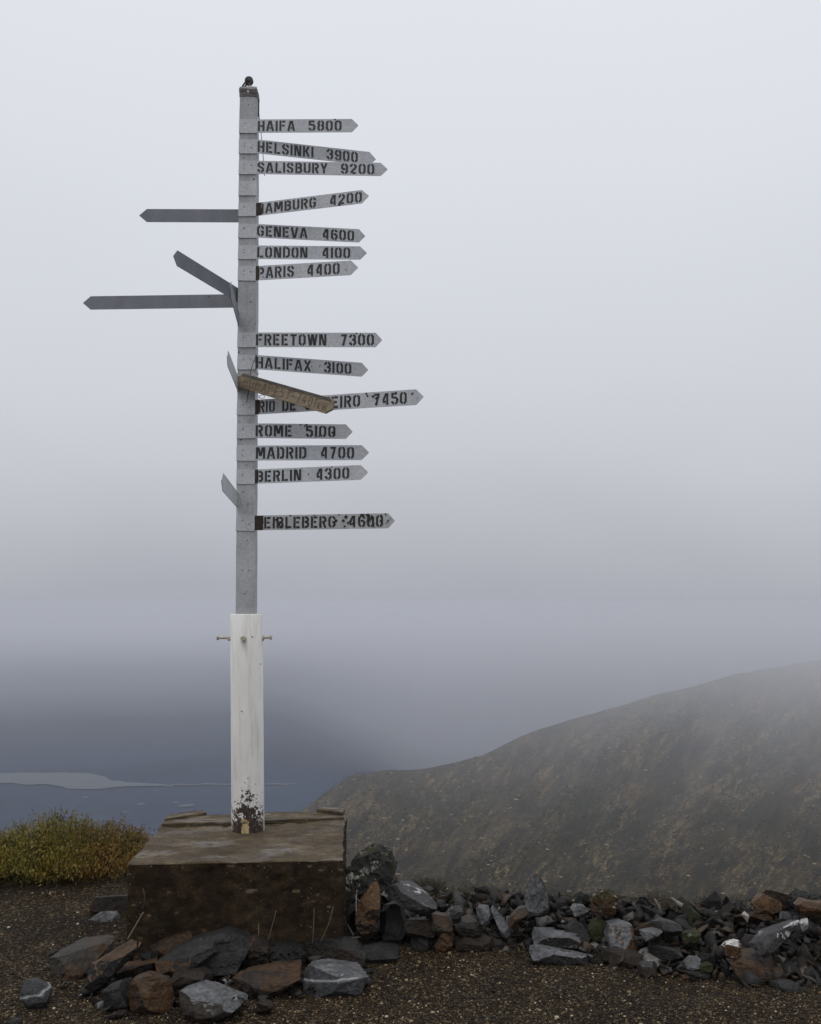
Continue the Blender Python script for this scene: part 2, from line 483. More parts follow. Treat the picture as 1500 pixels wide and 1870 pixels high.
M_HILL = mat_hill()
M_VALLEY = mat_tundra('valley_forest_haze_tint', (0.006, 0.015, 0.036), (0.013, 0.028, 0.058), (0.030, 0.046, 0.072), 0.008, streak=(1, 0.6, 1))  # forest colour with the blue of distant haze painted in
def mat_water():
    b = NB('lake_water')
    b.base((0.02, 0.03, 0.045)); b.rough(0.35); b.put('Specular IOR Level', 0.065)
    return b.m
M_WATER = mat_water()

# ------------------------------------------------------------------ terrain
LOGR = np.log([0.5, 9, 13, 20, 60, 150, 400, 560, 860, 1000, 1600, 3000, 4200, 6500, 16000])
ZR = np.array([0, 0, -3.0, -10, -45, -100, -127, -130, -130, -140, -169, -238, -252, -300, -380.0])
def edge_r(a):                      # where the hilltop ends, by bearing (radians, 0 = straight ahead)
    d = np.degrees(a)
    return np.interp(d, [-180, -90, -40, -20, -8, -3, 0, 23, 40, 90, 180], [40, 25, 8.6, 8.0, 7.4, 6.35, 6.2, 6.1, 8, 25, 40])
crest = np.array([(430, 1640, 330), (480, 1560, 400), (540, 1492, 560), (600, 1443, 690), (640, 1418, 750), (700, 1409, 800), (760, 1405, 870), (820, 1395, 960),
                  (880, 1380, 1100), (960, 1342, 1450), (1050, 1311, 1900), (1130, 1292, 2300), (1200, 1271, 2750), (1290, 1248, 3400),
                  (1340, 1233, 3900), (1400, 1221, 4700), (1500, 1205, 5900), (1650, 1185, 7000), (2000, 1170, 8000)], float)
CREST_T = np.array([-ray(u_, v_).z / math.hypot(ray(u_, v_).x, ray(u_, v_).y) for u_, v_, _ in crest])
HILL_U, HILL_R0 = [430, 640, 900, 1500, 2000], [200, 170, 140, 120, 120]
def ground_z(x, y):
    x = np.asarray(x, float); y = np.asarray(y, float)
    r = np.hypot(x, y) + 1e-9
    a = np.arctan2(x, y)
    e = edge_r(a)
    # shift the profile so the drop starts at e
    rs = np.where(r < e, np.minimum(r, 9.0) * 0 + 1.0, r - e + 9.0 + 0 * r)
    rs = np.where(r > 400, r, rs)
    rs = np.where((r > e) & (r <= 400), 9 + (r - e) * (400 - 9) / (400 - e), rs)
    z = np.interp(np.log(np.maximum(rs, 0.5)), LOGR, ZR)
    # far off to the right the low ground keeps falling away
    dd = np.degrees(a)
    side = np.clip((dd + 9) / 12, 0, 1) * np.clip((110 - dd) / 30, 0, 1)
    z = z - side * side * (3 - 2 * side) * np.interp(np.log(r), np.log([800, 1700, 3000, 9000, 16000]), [0, 110, 170, 80, 0])
    near = r < 12
    small = 0.035 * fbm(x * 0.8, y * 0.8, 4) + 0.012 * fbm(x * 6, y * 6, 3)
    # rubble bank on the right, low mound on the left of the block
    foot = np.interp(x, [-1.0, -0.3, 0.6, 1.2, 2.2, 3.5], [6.2, 5.75, 5.6, 5.3, 5.05, 5.0])
    bank = np.clip((y - foot) / 0.75, 0, 1) * np.clip((x + 0.55) / 0.4, 0, 1) * np.clip((e - r + 0.5) / 0.6, 0, 1)
    z = z + np.where(near, small + 0.11 * bank * bank * (3 - 2 * bank), 0)
    far = r > 14
    amp = np.interp(np.log(r), np.log([14, 60, 300, 500, 560, 860, 1100, 2000, 4000, 13000]), [0.3, 2, 6, 3, 0.0, 0.0, 3, 7, 14, 8])
    z = z + np.where(far, amp * fbm(x / (r * 0.16 + 1), y / (r * 0.16 + 1), 3), 0)
    # stay under the hill that rises from it
    uq = 750 + F_PX * np.tan(np.clip(a, -1.2, 1.2))
    inside = (uq > 430) & (uq < 2000) & (np.abs(a) < 1.2) & (r > 60)
    cr = np.interp(uq, crest[:, 0], crest[:, 2]); r0 = np.interp(uq, HILL_U, HILL_R0)
    q_ = np.clip(np.log(r / r0) / np.log(cr / r0), 0, 1) ** (1 / 1.1)
    t1 = np.interp(uq, crest[:, 0], CREST_T)
    t0 = np.maximum(0.305, t1 + 0.03)
    hz = CAM_Z - (t0 + (t1 - t0) * q_) * r
    ok = inside & (r > r0 * 0.6) & (r < cr * 1.02)
    z = np.where(ok, np.minimum(z, hz - 0.055 * r - 4), z)
    return z
az = np.radians(np.concatenate([np.arange(-180, -32, 4), np.arange(-32, 32, 0.14), np.arange(32, 180, 4)]))
def sheet(radii):
    A, RR = np.meshgrid(az, radii, indexing='xy')
    X = RR * np.sin(A); Y = RR * np.cos(A)
    return np.stack([X, Y, ground_z(X, Y)], -1)
r_near = np.concatenate([np.arange(0.4, 4.0, 0.2), np.arange(4.0, 9.5, 0.03), np.geomspace(9.5, 60, 45)])
ground = grid_mesh('ground', sheet(r_near), M_GRAVEL, wrap=True)
valley = grid_mesh('valley', sheet(np.geomspace(60, 15000, 150)), M_VALLEY, wrap=True)

# hill on the right: crest traced by bearing, each stretch at its own distance
def build_hill():
    uu = np.linspace(430, 2000, 420)
    ss = np.concatenate([np.linspace(-0.35, 1, 150), np.linspace(1.02, 1.35, 14)])
    cv = np.interp(uu, crest[:, 0], crest[:, 1]) + 3.0 * fbm(uu / 70, uu * 0, 6)
    cr = np.interp(uu, crest[:, 0], crest[:, 2])
    P = np.zeros((len(ss), len(uu), 3))
    for j, u in enumerate(uu):
        d = ray(u, cv[j]); t1 = -d.z / math.hypot(d.x, d.y)
        az_ = math.atan2(d.x, d.y)
        r0 = np.interp(u, HILL_U, HILL_R0)
        t0 = max(0.305, t1 + 0.03)
        for i, s in enumerate(ss):
            if s <= 1:
                sc_ = max(s, 0)
                rr = r0 * (cr[j] / r0) ** (sc_ ** 1.1)
                tt = t0 + (t1 - t0) * sc_
                if s < 0:
                    rr = r0 * (1 + s * 1.3); tt = t0 * (r0 / rr) * (1 - s * 0.15)
                z = CAM_Z - tt * rr
            else:
                rr = cr[j] * (1 + (s - 1) * 1.2); z = CAM_Z - t1 * cr[j] - (s - 1) * cr[j] * 0.55
            P[i, j] = (rr * math.sin(az_), rr * math.cos(az_), z)
    X, Y = P[..., 0], P[..., 1]
    Rr = np.hypot(X, Y)
    env = np.clip((1.0 - ss) / 0.25, 0.06, 1)[:, None] * np.clip((ss + 0.35) / 0.3, 0, 1)[:, None]
    # gullies run down the slope toward the lower left
    q = (X * 0.55 + Y * 0.83); p = (X * 0.83 - Y * 0.55)
    P[..., 2] += env * Rr * (0.030 * fbm(p / (0.09 * Rr + 12), q / (0.5 * Rr + 60), 5) + 0.006 * fbm(X / (0.02 * Rr + 3), Y / (0.03 * Rr + 5), 3))
    o = grid_mesh('hill', P, M_HILL)
    # surface coordinates: bearing across, distance up the slope
    dep = np.degrees(np.arctan2(-(P[..., 2] - CAM_Z), Rr))
    uvv = np.stack([np.degrees(np.arctan2(X, Y)), -dep], -1).reshape(-1, 2)
    lay = o.data.uv_layers.new(name='slope')
    idx = np.zeros(len(o.data.loops), np.int32); o.data.loops.foreach_get('vertex_index', idx)
    lay.data.foreach_set('uv', uvv[idx].astype(np.float32).ravel())
    return o, P
hill_obj, HILL_P = build_hill()
def build_scrub():
    bmi = bmesh.new(); bmesh.ops.create_icosphere(bmi, subdivisions=1, radius=1.0)
    V0 = np.array([v.co[:] for v in bmi.verts]); F0 = np.array([[v.index for v in f.verts] for f in bmi.faces]); bmi.free()
    V0 = V0[:, :] * np.array([1, 1, .75])
    n0, m0 = HILL_P.shape[:2]
    n = 16000
    ii = 38 + (111 * rng.random(n) ** 0.85); jj = rng.random(n) * (m0 - 2) * 0.78
    # gather into diagonal drifts
    keep = fbm(jj / 26 - ii / 17, ii / 9 + jj / 40, 3) + 0.35 * rng.standard_normal(n) > -0.05
    ii, jj = ii[keep], jj[keep]
    i0 = np.clip(ii.astype(int), 0, n0 - 2); j0 = jj.astype(int); fi = (ii - i0)[:, None]; fj = (jj - j0)[:, None]
    C = (HILL_P[i0, j0] * (1 - fi) + HILL_P[i0 + 1, j0] * fi) * (1 - fj) + (HILL_P[i0, j0 + 1] * (1 - fi) + HILL_P[i0 + 1, j0 + 1] * fi) * fj
    dist = np.linalg.norm(C, axis=1)
    sz = (0.06 + dist * 0.00075) * (0.5 + 1.3 * rng.random(len(C)) ** 2)
    VV = C[:, None, :] + (V0[None] * (0.75 + 0.5 * rng.random((len(C), 12, 1)))) * sz[:, None, None] * np.stack([0.8 + 1.1 * rng.random(len(C)), np.ones(len(C)), 0.45 + 0.35 * rng.random(len(C))], -1)[:, None, :]
    FF = F0[None] + (np.arange(len(C)) * 12)[:, None, None]
    A = VV.reshape(-1, 3); Fc = FF.reshape(-1, 3)
    me = bpy.data.meshes.new('scrub')
    me.vertices.add(len(A)); me.vertices.foreach_set('co', A.astype(np.float32).ravel())
    me.loops.add(Fc.size); me.loops.foreach_set('vertex_index', Fc.astype(np.int32).ravel())
    me.polygons.add(len(Fc)); me.polygons.foreach_set('loop_start', (np.arange(len(Fc)) * 3).astype(np.int32))
    me.update(calc_edges=True)
    b = NB('hill_scrub')
    c = b.ramp(b.geo.outputs['Random Per Island'], [(0.0, (0.004, 0.0042, 0.002)), (0.45, (0.014, 0.0125, 0.005)), (0.7, (0.040, 0.028, 0.011)), (0.86, (0.10, 0.072, 0.030)), (1.0, (0.30, 0.24, 0.15))])
    b.base(c); b.rough(0.9); b.put('Specular IOR Level', 0.1)
    me.materials.append(b.m)
    o = bpy.data.objects.new('scrub', me); COL.objects.link(o)
    tag(o, 'low autumn scrub and pale rocks dotting the foggy hillside', 'scrub', kind='stuff')
build_scrub()

# lake, river thread and ponds lie on the flat valley floor
def water(name, px, smooth_n=3):
    pts = [at_z(u, v, -129.4) for u, v in px]
    for _ in range(smooth_n):        # Chaikin rounding
        q = []
        for i in range(len(pts)):
            a, b_ = pts[i], pts[(i + 1) % len(pts)]
            q += [a * 0.75 + b_ * 0.25, a * 0.25 + b_ * 0.75]
        pts = q
    pts = [p + Vector((2.2 * mnoise.noise(p * 0.09), 5.0 * mnoise.noise(p * 0.09 + Vector((9, 3, 1))), 0)) for p in pts]
    bm = bmesh.new()
    vs = [bm.verts.new(p) for p in pts]
    f = bm.faces.new(vs)
    bmesh.ops.triangulate(bm, faces=[f])
    bmesh.ops.recalc_face_normals(bm, faces=bm.faces)
    if bm.faces[:][0].normal.z < 0: bmesh.ops.reverse_faces(bm, faces=bm.faces)
    return tag(link_bm(name, bm, M_WATER), kind='structure')
water('lake', [(-160, 1417), (-60, 1414), (0, 1413), (38, 1410.5), (123, 1410.5), (176, 1414), (200, 1418.5), (192, 1421), (234, 1429), (293, 1431),
               (322, 1433), (311, 1437), (287, 1434.5), (234, 1435), (205, 1440), (161, 1441.5), (126, 1440), (88, 1433), (44, 1431.5), (0, 1429), (-80, 1430), (-160, 1428)])
water('river', [(300, 1432), (346, 1431.6), (424, 1430.8), (520, 1431), (560, 1430), (520, 1433), (424, 1432.4), (346, 1433.2), (300, 1433.5)], 2)
for pu in ([(325, 1470), (340, 1467.5), (361, 1468), (352, 1471.5), (334, 1472)], [(245, 1469), (258, 1466), (268, 1466.5), (262, 1469), (250, 1471)],
           [(146, 1456), (153, 1454.5), (161, 1455), (155, 1457.5)], [(215, 1483.5), (225, 1482.2), (237, 1482.6), (228, 1484.6)],
           [(276, 1443), (284, 1441.8), (292, 1442.4), (283, 1444)], [(312, 1465.5), (320, 1464.4), (330, 1465), (320, 1466.5)]):
    water('pond', pu, 2)

# ------------------------------------------------------------------ concrete block
BT = 0.45
def noise_disp(bm, amp, freq, seed=0.0, keep=None):
    bm.normal_update()
    for v in bm.verts:
        if keep and keep(v): continue
        p = v.co * freq + Vector((seed, seed * 1.7, seed * 0.3))
        v.co += v.normal * (amp * mnoise.fractal(p, 0.8, 2.0, 4))
def box_bm(corners_top, z0, z1, flare=0.0, cuts=24):
    bm = bmesh.new()
    c = sum((Vector((p[0], p[1], 0)) for p in corners_top), Vector()) / 4
    lo = [bm.verts.new((p[0] + (p[0] - c.x) * flare, p[1] + (p[1] - c.y) * flare, z0)) for p in corners_top]
    hi = [bm.verts.new((p[0], p[1], z1)) for p in corners_top]
    bm.faces.new(hi); bm.faces.new(lo[::-1])
    for i in range(4):
        j = (i + 1) % 4
        bm.faces.new([lo[i], lo[j], hi[j], hi[i]])
    bmesh.ops.recalc_face_normals(bm, faces=bm.faces)
    return bm
nl, nr_, fr, fl = at_z(234, 1578, BT), at_z(627, 1570, BT), at_z(630, 1490, BT), at_z(303, 1499, BT)
blk = [nl, nr_, fr, fl]
block = empty('concrete_block', (sum((p.x for p in blk)) / 4, sum((p.y for p in blk)) / 4, 0),
              'weathered brown concrete block the signpost stands in', 'concrete block')
bm = box_bm(blk, -0.12, BT, 0.012)
bmesh.ops.bevel(bm, geom=bm.edges[:], offset=0.005, segments=1, affect='EDGES')
bmesh.ops.subdivide_edges(bm, edges=[e for e in bm.edges if e.calc_length() > 0.05], cuts=54, use_grid_fill=True)
noise_disp(bm, 0.012, 6.0)
noise_disp(bm, 0.006, 24.0, 3)
bm.normal_update()
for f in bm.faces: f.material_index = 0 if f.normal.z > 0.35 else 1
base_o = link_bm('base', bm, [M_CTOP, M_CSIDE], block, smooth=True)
base_o.data.set_sharp_from_angle(angle=R(28))
# raised rough lip along the back of the top, and two leftover boards of the casting
def slab_px(px, z0, z1, cuts=8, amp=0.004, seed=0.0):
    pts = [at_z(u, v, BT) for u, v in px]
    bm = bmesh.new()
    lo = [bm.verts.new((p.x, p.y, z0)) for p in pts]; hi = [bm.verts.new((p.x, p.y, z1)) for p in pts]
    n = len(pts)
    bm.faces.new(hi); bm.faces.new(lo[::-1])
    for i in range(n): bm.faces.new([lo[i], lo[(i + 1) % n], hi[(i + 1) % n], hi[i]])
    bmesh.ops.recalc_face_normals(bm, faces=bm.faces)
    bmesh.ops.bevel(bm, geom=bm.edges[:], offset=min(0.004, (z1 - BT) * 0.3), segments=1, affect='EDGES')
    bmesh.ops.triangulate(bm, faces=bm.faces[:])
    bmesh.ops.subdivide_edges(bm, edges=bm.edges[:], cuts=cuts)
    noise_disp(bm, amp, 12.0, seed)
    return bm
link_bm('raised_lip', slab_px([(294, 1511), (430, 1508), (629, 1499), (629, 1488.5), (520, 1489), (420, 1492), (305, 1501)], BT - 0.05, BT + 0.022), M_CTOP, block)
link_bm('casting_board', slab_px([(300, 1506), (378, 1494), (372, 1489), (312, 1497)], BT - 0.02, BT + 0.035, 5, 0.002, 4), M_CTOP, block)
link_bm('casting_board', slab_px([(578, 1490), (626, 1496), (630, 1489), (585, 1485)], BT - 0.02, BT + 0.043, 5, 0.002, 7), M_CTOP, block)

# ------------------------------------------------------------------ signpost
PY = at_z(456, 1520, BT).y + 0.06            # axis of the pipe
def post_x(v): return at_y(np.interp(v, [165, 1121], [456.0, 450.5]), v, PY).x
def pz(v): return at_y(452, v, PY).z
Z_PT, Z_SL = pz(166), pz(1121)
X_T, X_B = post_x(166), post_x(1121)
HW_T, HW_B = 0.0528, 0.0550
def post_at(z):
    k = (z - Z_SL) / (Z_PT - Z_SL)
    return X_B + (X_T - X_B) * k, HW_B + (HW_T - HW_B) * k
SX = at_y(455.5, 1330, PY).x
post = empty('signpost', (SX, PY, BT - 0.004), 'tall grey square signpost set in a white steel pipe', 'signpost')
def add_box(bm, c, s, rot=None):
    m = Matrix.Translation(Vector(c)) @ (rot.to_4x4() if rot else Matrix()) @ Matrix.Diagonal((s[0], s[1], s[2], 1))
    return bmesh.ops.create_cube(bm, size=1, matrix=m)['verts']
def add_cyl(bm, p0, p1, r0, r1=None, n=14, caps=True):
    p0, p1 = Vector(p0), Vector(p1)
    d = p1 - p0
    q = d.to_track_quat('Z', 'Y').to_matrix().to_4x4()
    bmesh.ops.create_cone(bm, cap_ends=caps, segments=n, radius1=r0, radius2=r0 if r1 is None else r1, depth=d.length,
                          matrix=Matrix.Translation((p0 + p1) / 2) @ q)
def add_tube(bm, pts, r, n=6):
    pts = [Vector(p) for p in pts]
    rings = []
    for i, p in enumerate(pts):
        d = (pts[min(i + 1, len(pts) - 1)] - pts[max(i - 1, 0)]).normalized()
        a = d.orthogonal().normalized(); b_ = d.cross(a)
        rr = r if not isinstance(r, (list, tuple)) else r[i]
        rings.append([bm.verts.new(p + (a * math.cos(2 * math.pi * k / n) + b_ * math.sin(2 * math.pi * k / n)) * rr) for k in range(n)])
        if i:
            # align ring start to avoid twist
            prev = rings[-2]
            best = min(range(n), key=lambda s: sum((prev[k].co - rings[-1][(k + s) % n].co).length for k in range(n)))
            rings[-1] = rings[-1][best:] + rings[-1][:best]
            for k in range(n):
                bm.faces.new([prev[k], prev[(k + 1) % n], rings[-1][(k + 1) % n], rings[-1][k]])
    bm.faces.new(rings[0][::-1]); bm.faces.new(rings[-1])
def curve_pts(pts, n=6):
    pts = [Vector(p) for p in pts]
    out = []
    for i in range(len(pts) - 1):
        p0, p1, p2, p3 = pts[max(i - 1, 0)], pts[i], pts[i + 1], pts[min(i + 2, len(pts) - 1)]
        for k in range(n):
            t = k / n
            out.append(0.5 * ((2 * p1) + (p2 - p0) * t + (2 * p0 - 5 * p1 + 4 * p2 - p3) * t * t + (3 * p1 - p0 - 3 * p2 + p3) * t ** 3))
    out.append(pts[-1])
    return out
# timber shaft
bm = bmesh.new()
rings = []
zs = np.linspace(Z_SL - 0.3, Z_PT, 40)
for z in zs:
    x, h = post_at(z)
    j = 0.0012
    rings.append([bm.verts.new((x + sx * h + random.uniform(-j, j), PY + sy * h + random.uniform(-j, j), z)) for sx, sy in ((-1, -1), (1, -1), (1, 1), (-1, 1))])
for a, b_ in zip(rings, rings[1:]):
    for k in range(4): bm.faces.new([a[k], a[(k + 1) % 4], b_[(k + 1) % 4], b_[k]])
bm.faces.new(rings[0][::-1]); bm.faces.new(rings[-1])
vert_e = [e for e in bm.edges if abs(e.verts[0].co.z - e.verts[1].co.z) > 0.01]
bmesh.ops.bevel(bm, geom=vert_e, offset=0.003, segments=1, affect='EDGES')
link_bm('shaft', bm, M_POST, post)
# steel pipe
bm = bmesh.new()
N = 64; r1 = 0.0955; r0 = 0.082
prof = [(r1 + 0.001, BT - 0.03), (r1, BT + 0.2), (r1, Z_SL - 0.004), (r1 - 0.003, Z_SL), (r0, Z_SL), (r0, Z_SL - 0.3)]
rg = [[bm.verts.new((SX + (X_B - SX) * np.clip((z - BT) / (Z_SL - BT), 0, 1) + r * math.cos(2 * math.pi * k / N), PY + r * math.sin(2 * math.pi * k / N), z)) for k in range(N)] for r, z in prof]
for a, b_ in zip(rg, rg[1:]):
    for k in range(N): bm.faces.new([a[k], a[(k + 1) % N], b_[(k + 1) % N], b_[k]])
bmesh.ops.recalc_face_normals(bm, faces=bm.faces)
sleeve = link_bm('pipe_sleeve', bm, M_SLEEVE, post, smooth=True)
sleeve.data.polygons.foreach_set('use_smooth', [abs(p.normal.z) < 0.5 for p in sleeve.data.polygons])
# four set bolts around the pipe
zb = pz(1165)
for (dx, dy, L, dz) in ((-1, 0, 0.068, 0.002), (1, 0, 0.046, 0.004), (0, -1, 0.024, 0.0), (0, 1, 0.05, 0.0)):
    p0 = Vector((X_B + dx * 0.088, PY + dy * 0.088, zb)); d = Vector((dx, dy, 0)); p1 = p0 + d * (0.008 + L) + Vector((0, 0, dz))
    bm = bmesh.new()
    add_cyl(bm, p0, p1, 0.0075, n=12)
    add_cyl(bm, p1 - d * 0.002, p1 + d * 0.010, 0.0145, n=6)
    add_cyl(bm, p0 + d * 0.006, p0 + d * 0.018, 0.0165, n=6)
    link_bm('bolt', bm, M_BOLT, sleeve)
# rusty cap and pulley on top
xt, ht = post_at(Z_PT)
bm = bmesh.new()
zc0, zc1 = pz(183), pz(167)
vs = add_box(bm, (xt, PY, (zc0 + zc1) / 2 + 0.003), (2 * ht + 0.003, 2 * ht + 0.003, zc1 - zc0 + 0.010))
bmesh.ops.bevel(bm, geom=[e for e in bm.edges if e.verts[0].co.z > zc0 + 0.02 and e.verts[1].co.z > zc0 + 0.02], offset=0.018, segments=3, affect='EDGES')
bmesh.ops.subdivide_edges(bm, edges=bm.edges[:], cuts=3, use_grid_fill=True)
noise_disp(bm, 0.006, 22.0, 2)
cap = link_bm('cap', bm, M_CAP, post)
bm = bmesh.new()
bmesh.ops.create_uvsphere(bm, u_segments=18, v_segments=10, radius=0.034, matrix=Matrix.Translation((xt + 0.012, PY, zc1 + 0.004)) @ Matrix.Diagonal((1.05, 1, 0.8, 1)))
noise_disp(bm, 0.004, 30, 1)
link_bm('hump', bm, M_PLATE, cap, smooth=True)
pc = Vector((xt - 0.002, PY - 0.01, pz(149.5)))
bm = bmesh.new()
add_cyl(bm, pc + Vector((0, -0.013, 0)), pc + Vector((0, 0.013, 0)), 0.0262, n=28)
add_cyl(bm, pc + Vector((0, -0.019, 0)), pc + Vector((0, 0.019, 0)), 0.010, n=14)
bmesh.ops.bevel(bm, geom=[e for e in bm.edges if e.calc_length() < 0.01], offset=0.002, segments=1, affect='EDGES')
link_bm('pulley', bm, M_IRON, cap)
for sy in (-0.017, 0.017):
    bm = bmesh.new()
    add_tube(bm, curve_pts([pc + Vector((-0.010, sy, 0.008)), pc + Vector((-0.020, sy, -0.016)), pc + Vector((-0.036, sy, -0.042)), pc + Vector((-0.046, sy, -0.072))]), 0.006, 8)
    link_bm('strap', bm, M_IRON, cap)
bm = bmesh.new()
add_cyl(bm, pc + Vector((0.002, 0, -0.015)), pc + Vector((0.004, 0, -0.05)), 0.0125, n=14)
link_bm('stem', bm, M_CAP, cap)
# leftover halyard wire on the right edge
def wire_thing(name, pts, r, mat, label, cat, parent=None, group=None):
    bm = bmesh.new()
    add_tube(bm, curve_pts(pts), r, 6)
    o = link_bm(name, bm, mat, parent, loc=None if parent else Vector(pts[0]), smooth=True)
    if not parent: tag(o, label, cat, group)
    return o
YF = PY - 0.054
wire_thing('halyard_wire', [at_y(472.2, 181, YF), at_y(473.2, 205, YF - .01), at_y(475.5, 232, YF + .01), at_y(477.5, 248, YF + .012), at_y(480, 275, YF + .012), at_y(482, 300, YF + .012), at_y(483.6, 321, YF + .012)],
           0.0022, M_DARKWIRE, '', '', post)
wire_thing('edge_strip', [at_y(472.4, 182, YF + .004), at_y(472.6, 195, YF + .004), at_y(472.4, 212, YF + .004)], 0.005, M_RUST, '', '', post)

# ------------------------------------------------------------------ stencil letters
def mir(strokes, w): return [[(w - x, y) for x, y in s] for s in strokes]
BL = [(1.75, 6.4), (1.4, 6.4), (.6, 5.6), (.6, 1.4), (1.4, .6), (1.75, .6)]
BRK = [(2.25, 6.4), (2.6, 6.4), (3.4, 5.6), (3.4, 1.4), (2.6, .6), (2.25, .6)]
SPN = [(.6, 0), (.6, 7)]
G = {
 'A': (4.6, [[(.55, 0), (2.02, 7)], [(4.05, 0), (2.58, 7)], [(1.9, 2.0), (2.75, 2.0)]]),
 'B': (4.0, [SPN, [(1.5, 6.4), (2.6, 6.4), (3.3, 5.7), (3.3, 4.4), (2.6, 3.75), (1.5, 3.75)], [(2.6, 3.5), (3.4, 2.8), (3.4, 1.4), (2.6, .6), (1.5, .6)]]),
 'D': (4.0, [SPN, [(1.6, 6.4), (2.6, 6.4), (3.4, 5.6), (3.4, 1.4), (2.6, .6), (1.6, .6)]]),
 'E': (3.8, [SPN, [(1.55, 6.4), (3.6, 6.4)], [(1.55, 3.6), (3.1, 3.6)], [(1.55, .6), (3.6, .6)]]),
 'F': (3.7, [SPN, [(1.55, 6.4), (3.6, 6.4)], [(1.55, 3.6), (3.1, 3.6)]]),
 'G': (4.0, [[(3.4, 4.9), (3.4, 5.6), (2.6, 6.4), (2.25, 6.4)], BL, [(2.25, .6), (2.6, .6), (3.4, 1.4), (3.4, 3.2), (2.2, 3.2)]]),
 'H': (4.0, [SPN, [(3.4, 0), (3.4, 7)], [(1.45, 3.5), (2.8, 3.5)]]),
 'I': (1.2, [SPN]),
 'J': (3.6, [[(3.0, 7), (3.0, 1.4), (2.3, .6), (1.4, .6), (.6, 1.4), (.6, 2.2)]]),
 'K': (4.0, [SPN, [(1.55, 3.1), (3.4, 7)], [(2.2, 3.6), (3.5, 0)]]),
 'L': (3.6, [SPN, [(1.55, .6), (3.5, .6)]]),
 'M': (5.2, [SPN, [(4.6, 0), (4.6, 7)], [(1.35, 6.9), (2.45, 1.8)], [(3.85, 6.9), (2.75, 1.8)]]),
 'N': (4.2, [SPN, [(3.6, 0), (3.6, 7)], [(1.3, 6.9), (2.9, .1)]]),
 'O': (4.0, [BL, BRK]),
 'P': (3.9, [SPN, [(1.55, 6.4), (2.6, 6.4), (3.4, 5.6), (3.4, 4.1), (2.6, 3.3), (1.55, 3.3)]]),
 'R': (4.0, [SPN, [(1.55, 6.4), (2.6, 6.4), (3.4, 5.6), (3.4, 4.3), (2.6, 3.5), (1.55, 3.5)], [(2.3, 3.1), (3.5, 0)]]),
 'S': (4.0, [[(3.4, 4.8), (3.4, 5.6), (2.6, 6.4), (2.25, 6.4)], [(1.75, 6.4), (1.4, 6.4), (.6, 5.6), (.6, 4.7), (1.2, 4.0), (2.8, 3.1), (3.4, 2.4), (3.4, 1.4), (2.6, .6), (2.25, .6)],
             [(1.75, .6), (1.4, .6), (.6, 1.4), (.6, 2.2)]]),
 'T': (4.0, [[(2, 0), (2, 5.6)], [(.2, 6.4), (3.8, 6.4)]]),
 'U': (4.0, [[(.6, 7), (.6, 1.4), (1.4, .6), (1.75, .6)], [(3.4, 7), (3.4, 1.4), (2.6, .6), (2.25, .6)]]),
 'V': (4.2, [[(.5, 7), (1.8, 0)], [(3.7, 7), (2.4, 0)]]),
 'W': (5.6, [[(.5, 7), (1.5, 0)], [(2.6, 7), (1.8, 0.2)], [(3.0, 7), (3.8, 0.2)], [(5.1, 7), (4.1, 0)]]),
 'X': (4.0, [[(.5, 0), (3.5, 7)], [(.5, 7), (1.6, 4.4)], [(2.4, 2.6), (3.5, 0)]]),
 'Y': (4.0, [[(2, 0), (2, 2.9)], [(1.85, 3.2), (.5, 7)], [(2.15, 3.2), (3.5, 7)]]),
 '0': (4.0, [BL, BRK]),
 '1': (1.2, [SPN]),
 '2': (4.0, [[(.6, 4.8), (.6, 5.6), (1.4, 6.4), (1.75, 6.4)], [(2.25, 6.4), (2.6, 6.4), (3.4, 5.6), (3.4, 4.5), (1.0, 1.4), (.7, .7)], [(1.5, .6), (3.5, .6)]]),
 '3': (4.0, [[(.6, 4.9), (.6, 5.6), (1.4, 6.4), (1.75, 6.4)], [(2.25, 6.4), (2.6, 6.4), (3.3, 5.7), (3.3, 4.4), (2.6, 3.65), (1.7, 3.65)],
             [(2.7, 3.5), (3.4, 2.8), (3.4, 1.4), (2.6, .6), (2.25, .6)], [(1.75, .6), (1.4, .6), (.6, 1.4), (.6, 2.1)]]),
 '4': (4.2, [[(3.0, 0), (3.0, 7)], [(2.3, 6.8), (.6, 2.6)], [(.35, 1.9), (2.2, 1.9)]]),
 '5': (4.0, [[(1.5, 6.4), (3.4, 6.4)], [(.75, 7), (.7, 3.7)], [(1.35, 4.1), (2.6, 4.1), (3.4, 3.3), (3.4, 1.4), (2.6, .6), (2.25, .6)], [(1.75, .6), (1.4, .6), (.6, 1.4), (.6, 2.0)]]),
 '6': (4.0, [[(3.4, 5.1), (3.4, 5.6), (2.6, 6.4), (2.25, 6.4)], BL, [(1.5, 3.8), (2.6, 3.8), (3.4, 3.0), (3.4, 1.4), (2.6, .6), (2.25, .6)]]),
 '7': (3.9, [[(.4, 6.4), (2.4, 6.4)], [(3.1, 7), (1.4, 0)]]),
 '8': (4.0, [[(1.75, 6.4), (1.4, 6.4), (.7, 5.7), (.7, 4.3), (1.4, 3.6), (1.75, 3.6)], [(2.25, 6.4), (2.6, 6.4), (3.3, 5.7), (3.3, 4.3), (2.6, 3.6), (2.25, 3.6)],
             [(1.2, 3.4), (.6, 2.8), (.6, 1.4), (1.4, .6), (1.75, .6)], [(2.8, 3.4), (3.4, 2.8), (3.4, 1.4), (2.6, .6), (2.25, .6)]]),
 '.': (1.4, [[(.1, 3.4), (1.3, 3.4)]]),
 ' ': (2.0, []),
}
G['9'] = (4.0, [[(4 - x, 7 - y) for x, y in s] for s in G['6'][1]])
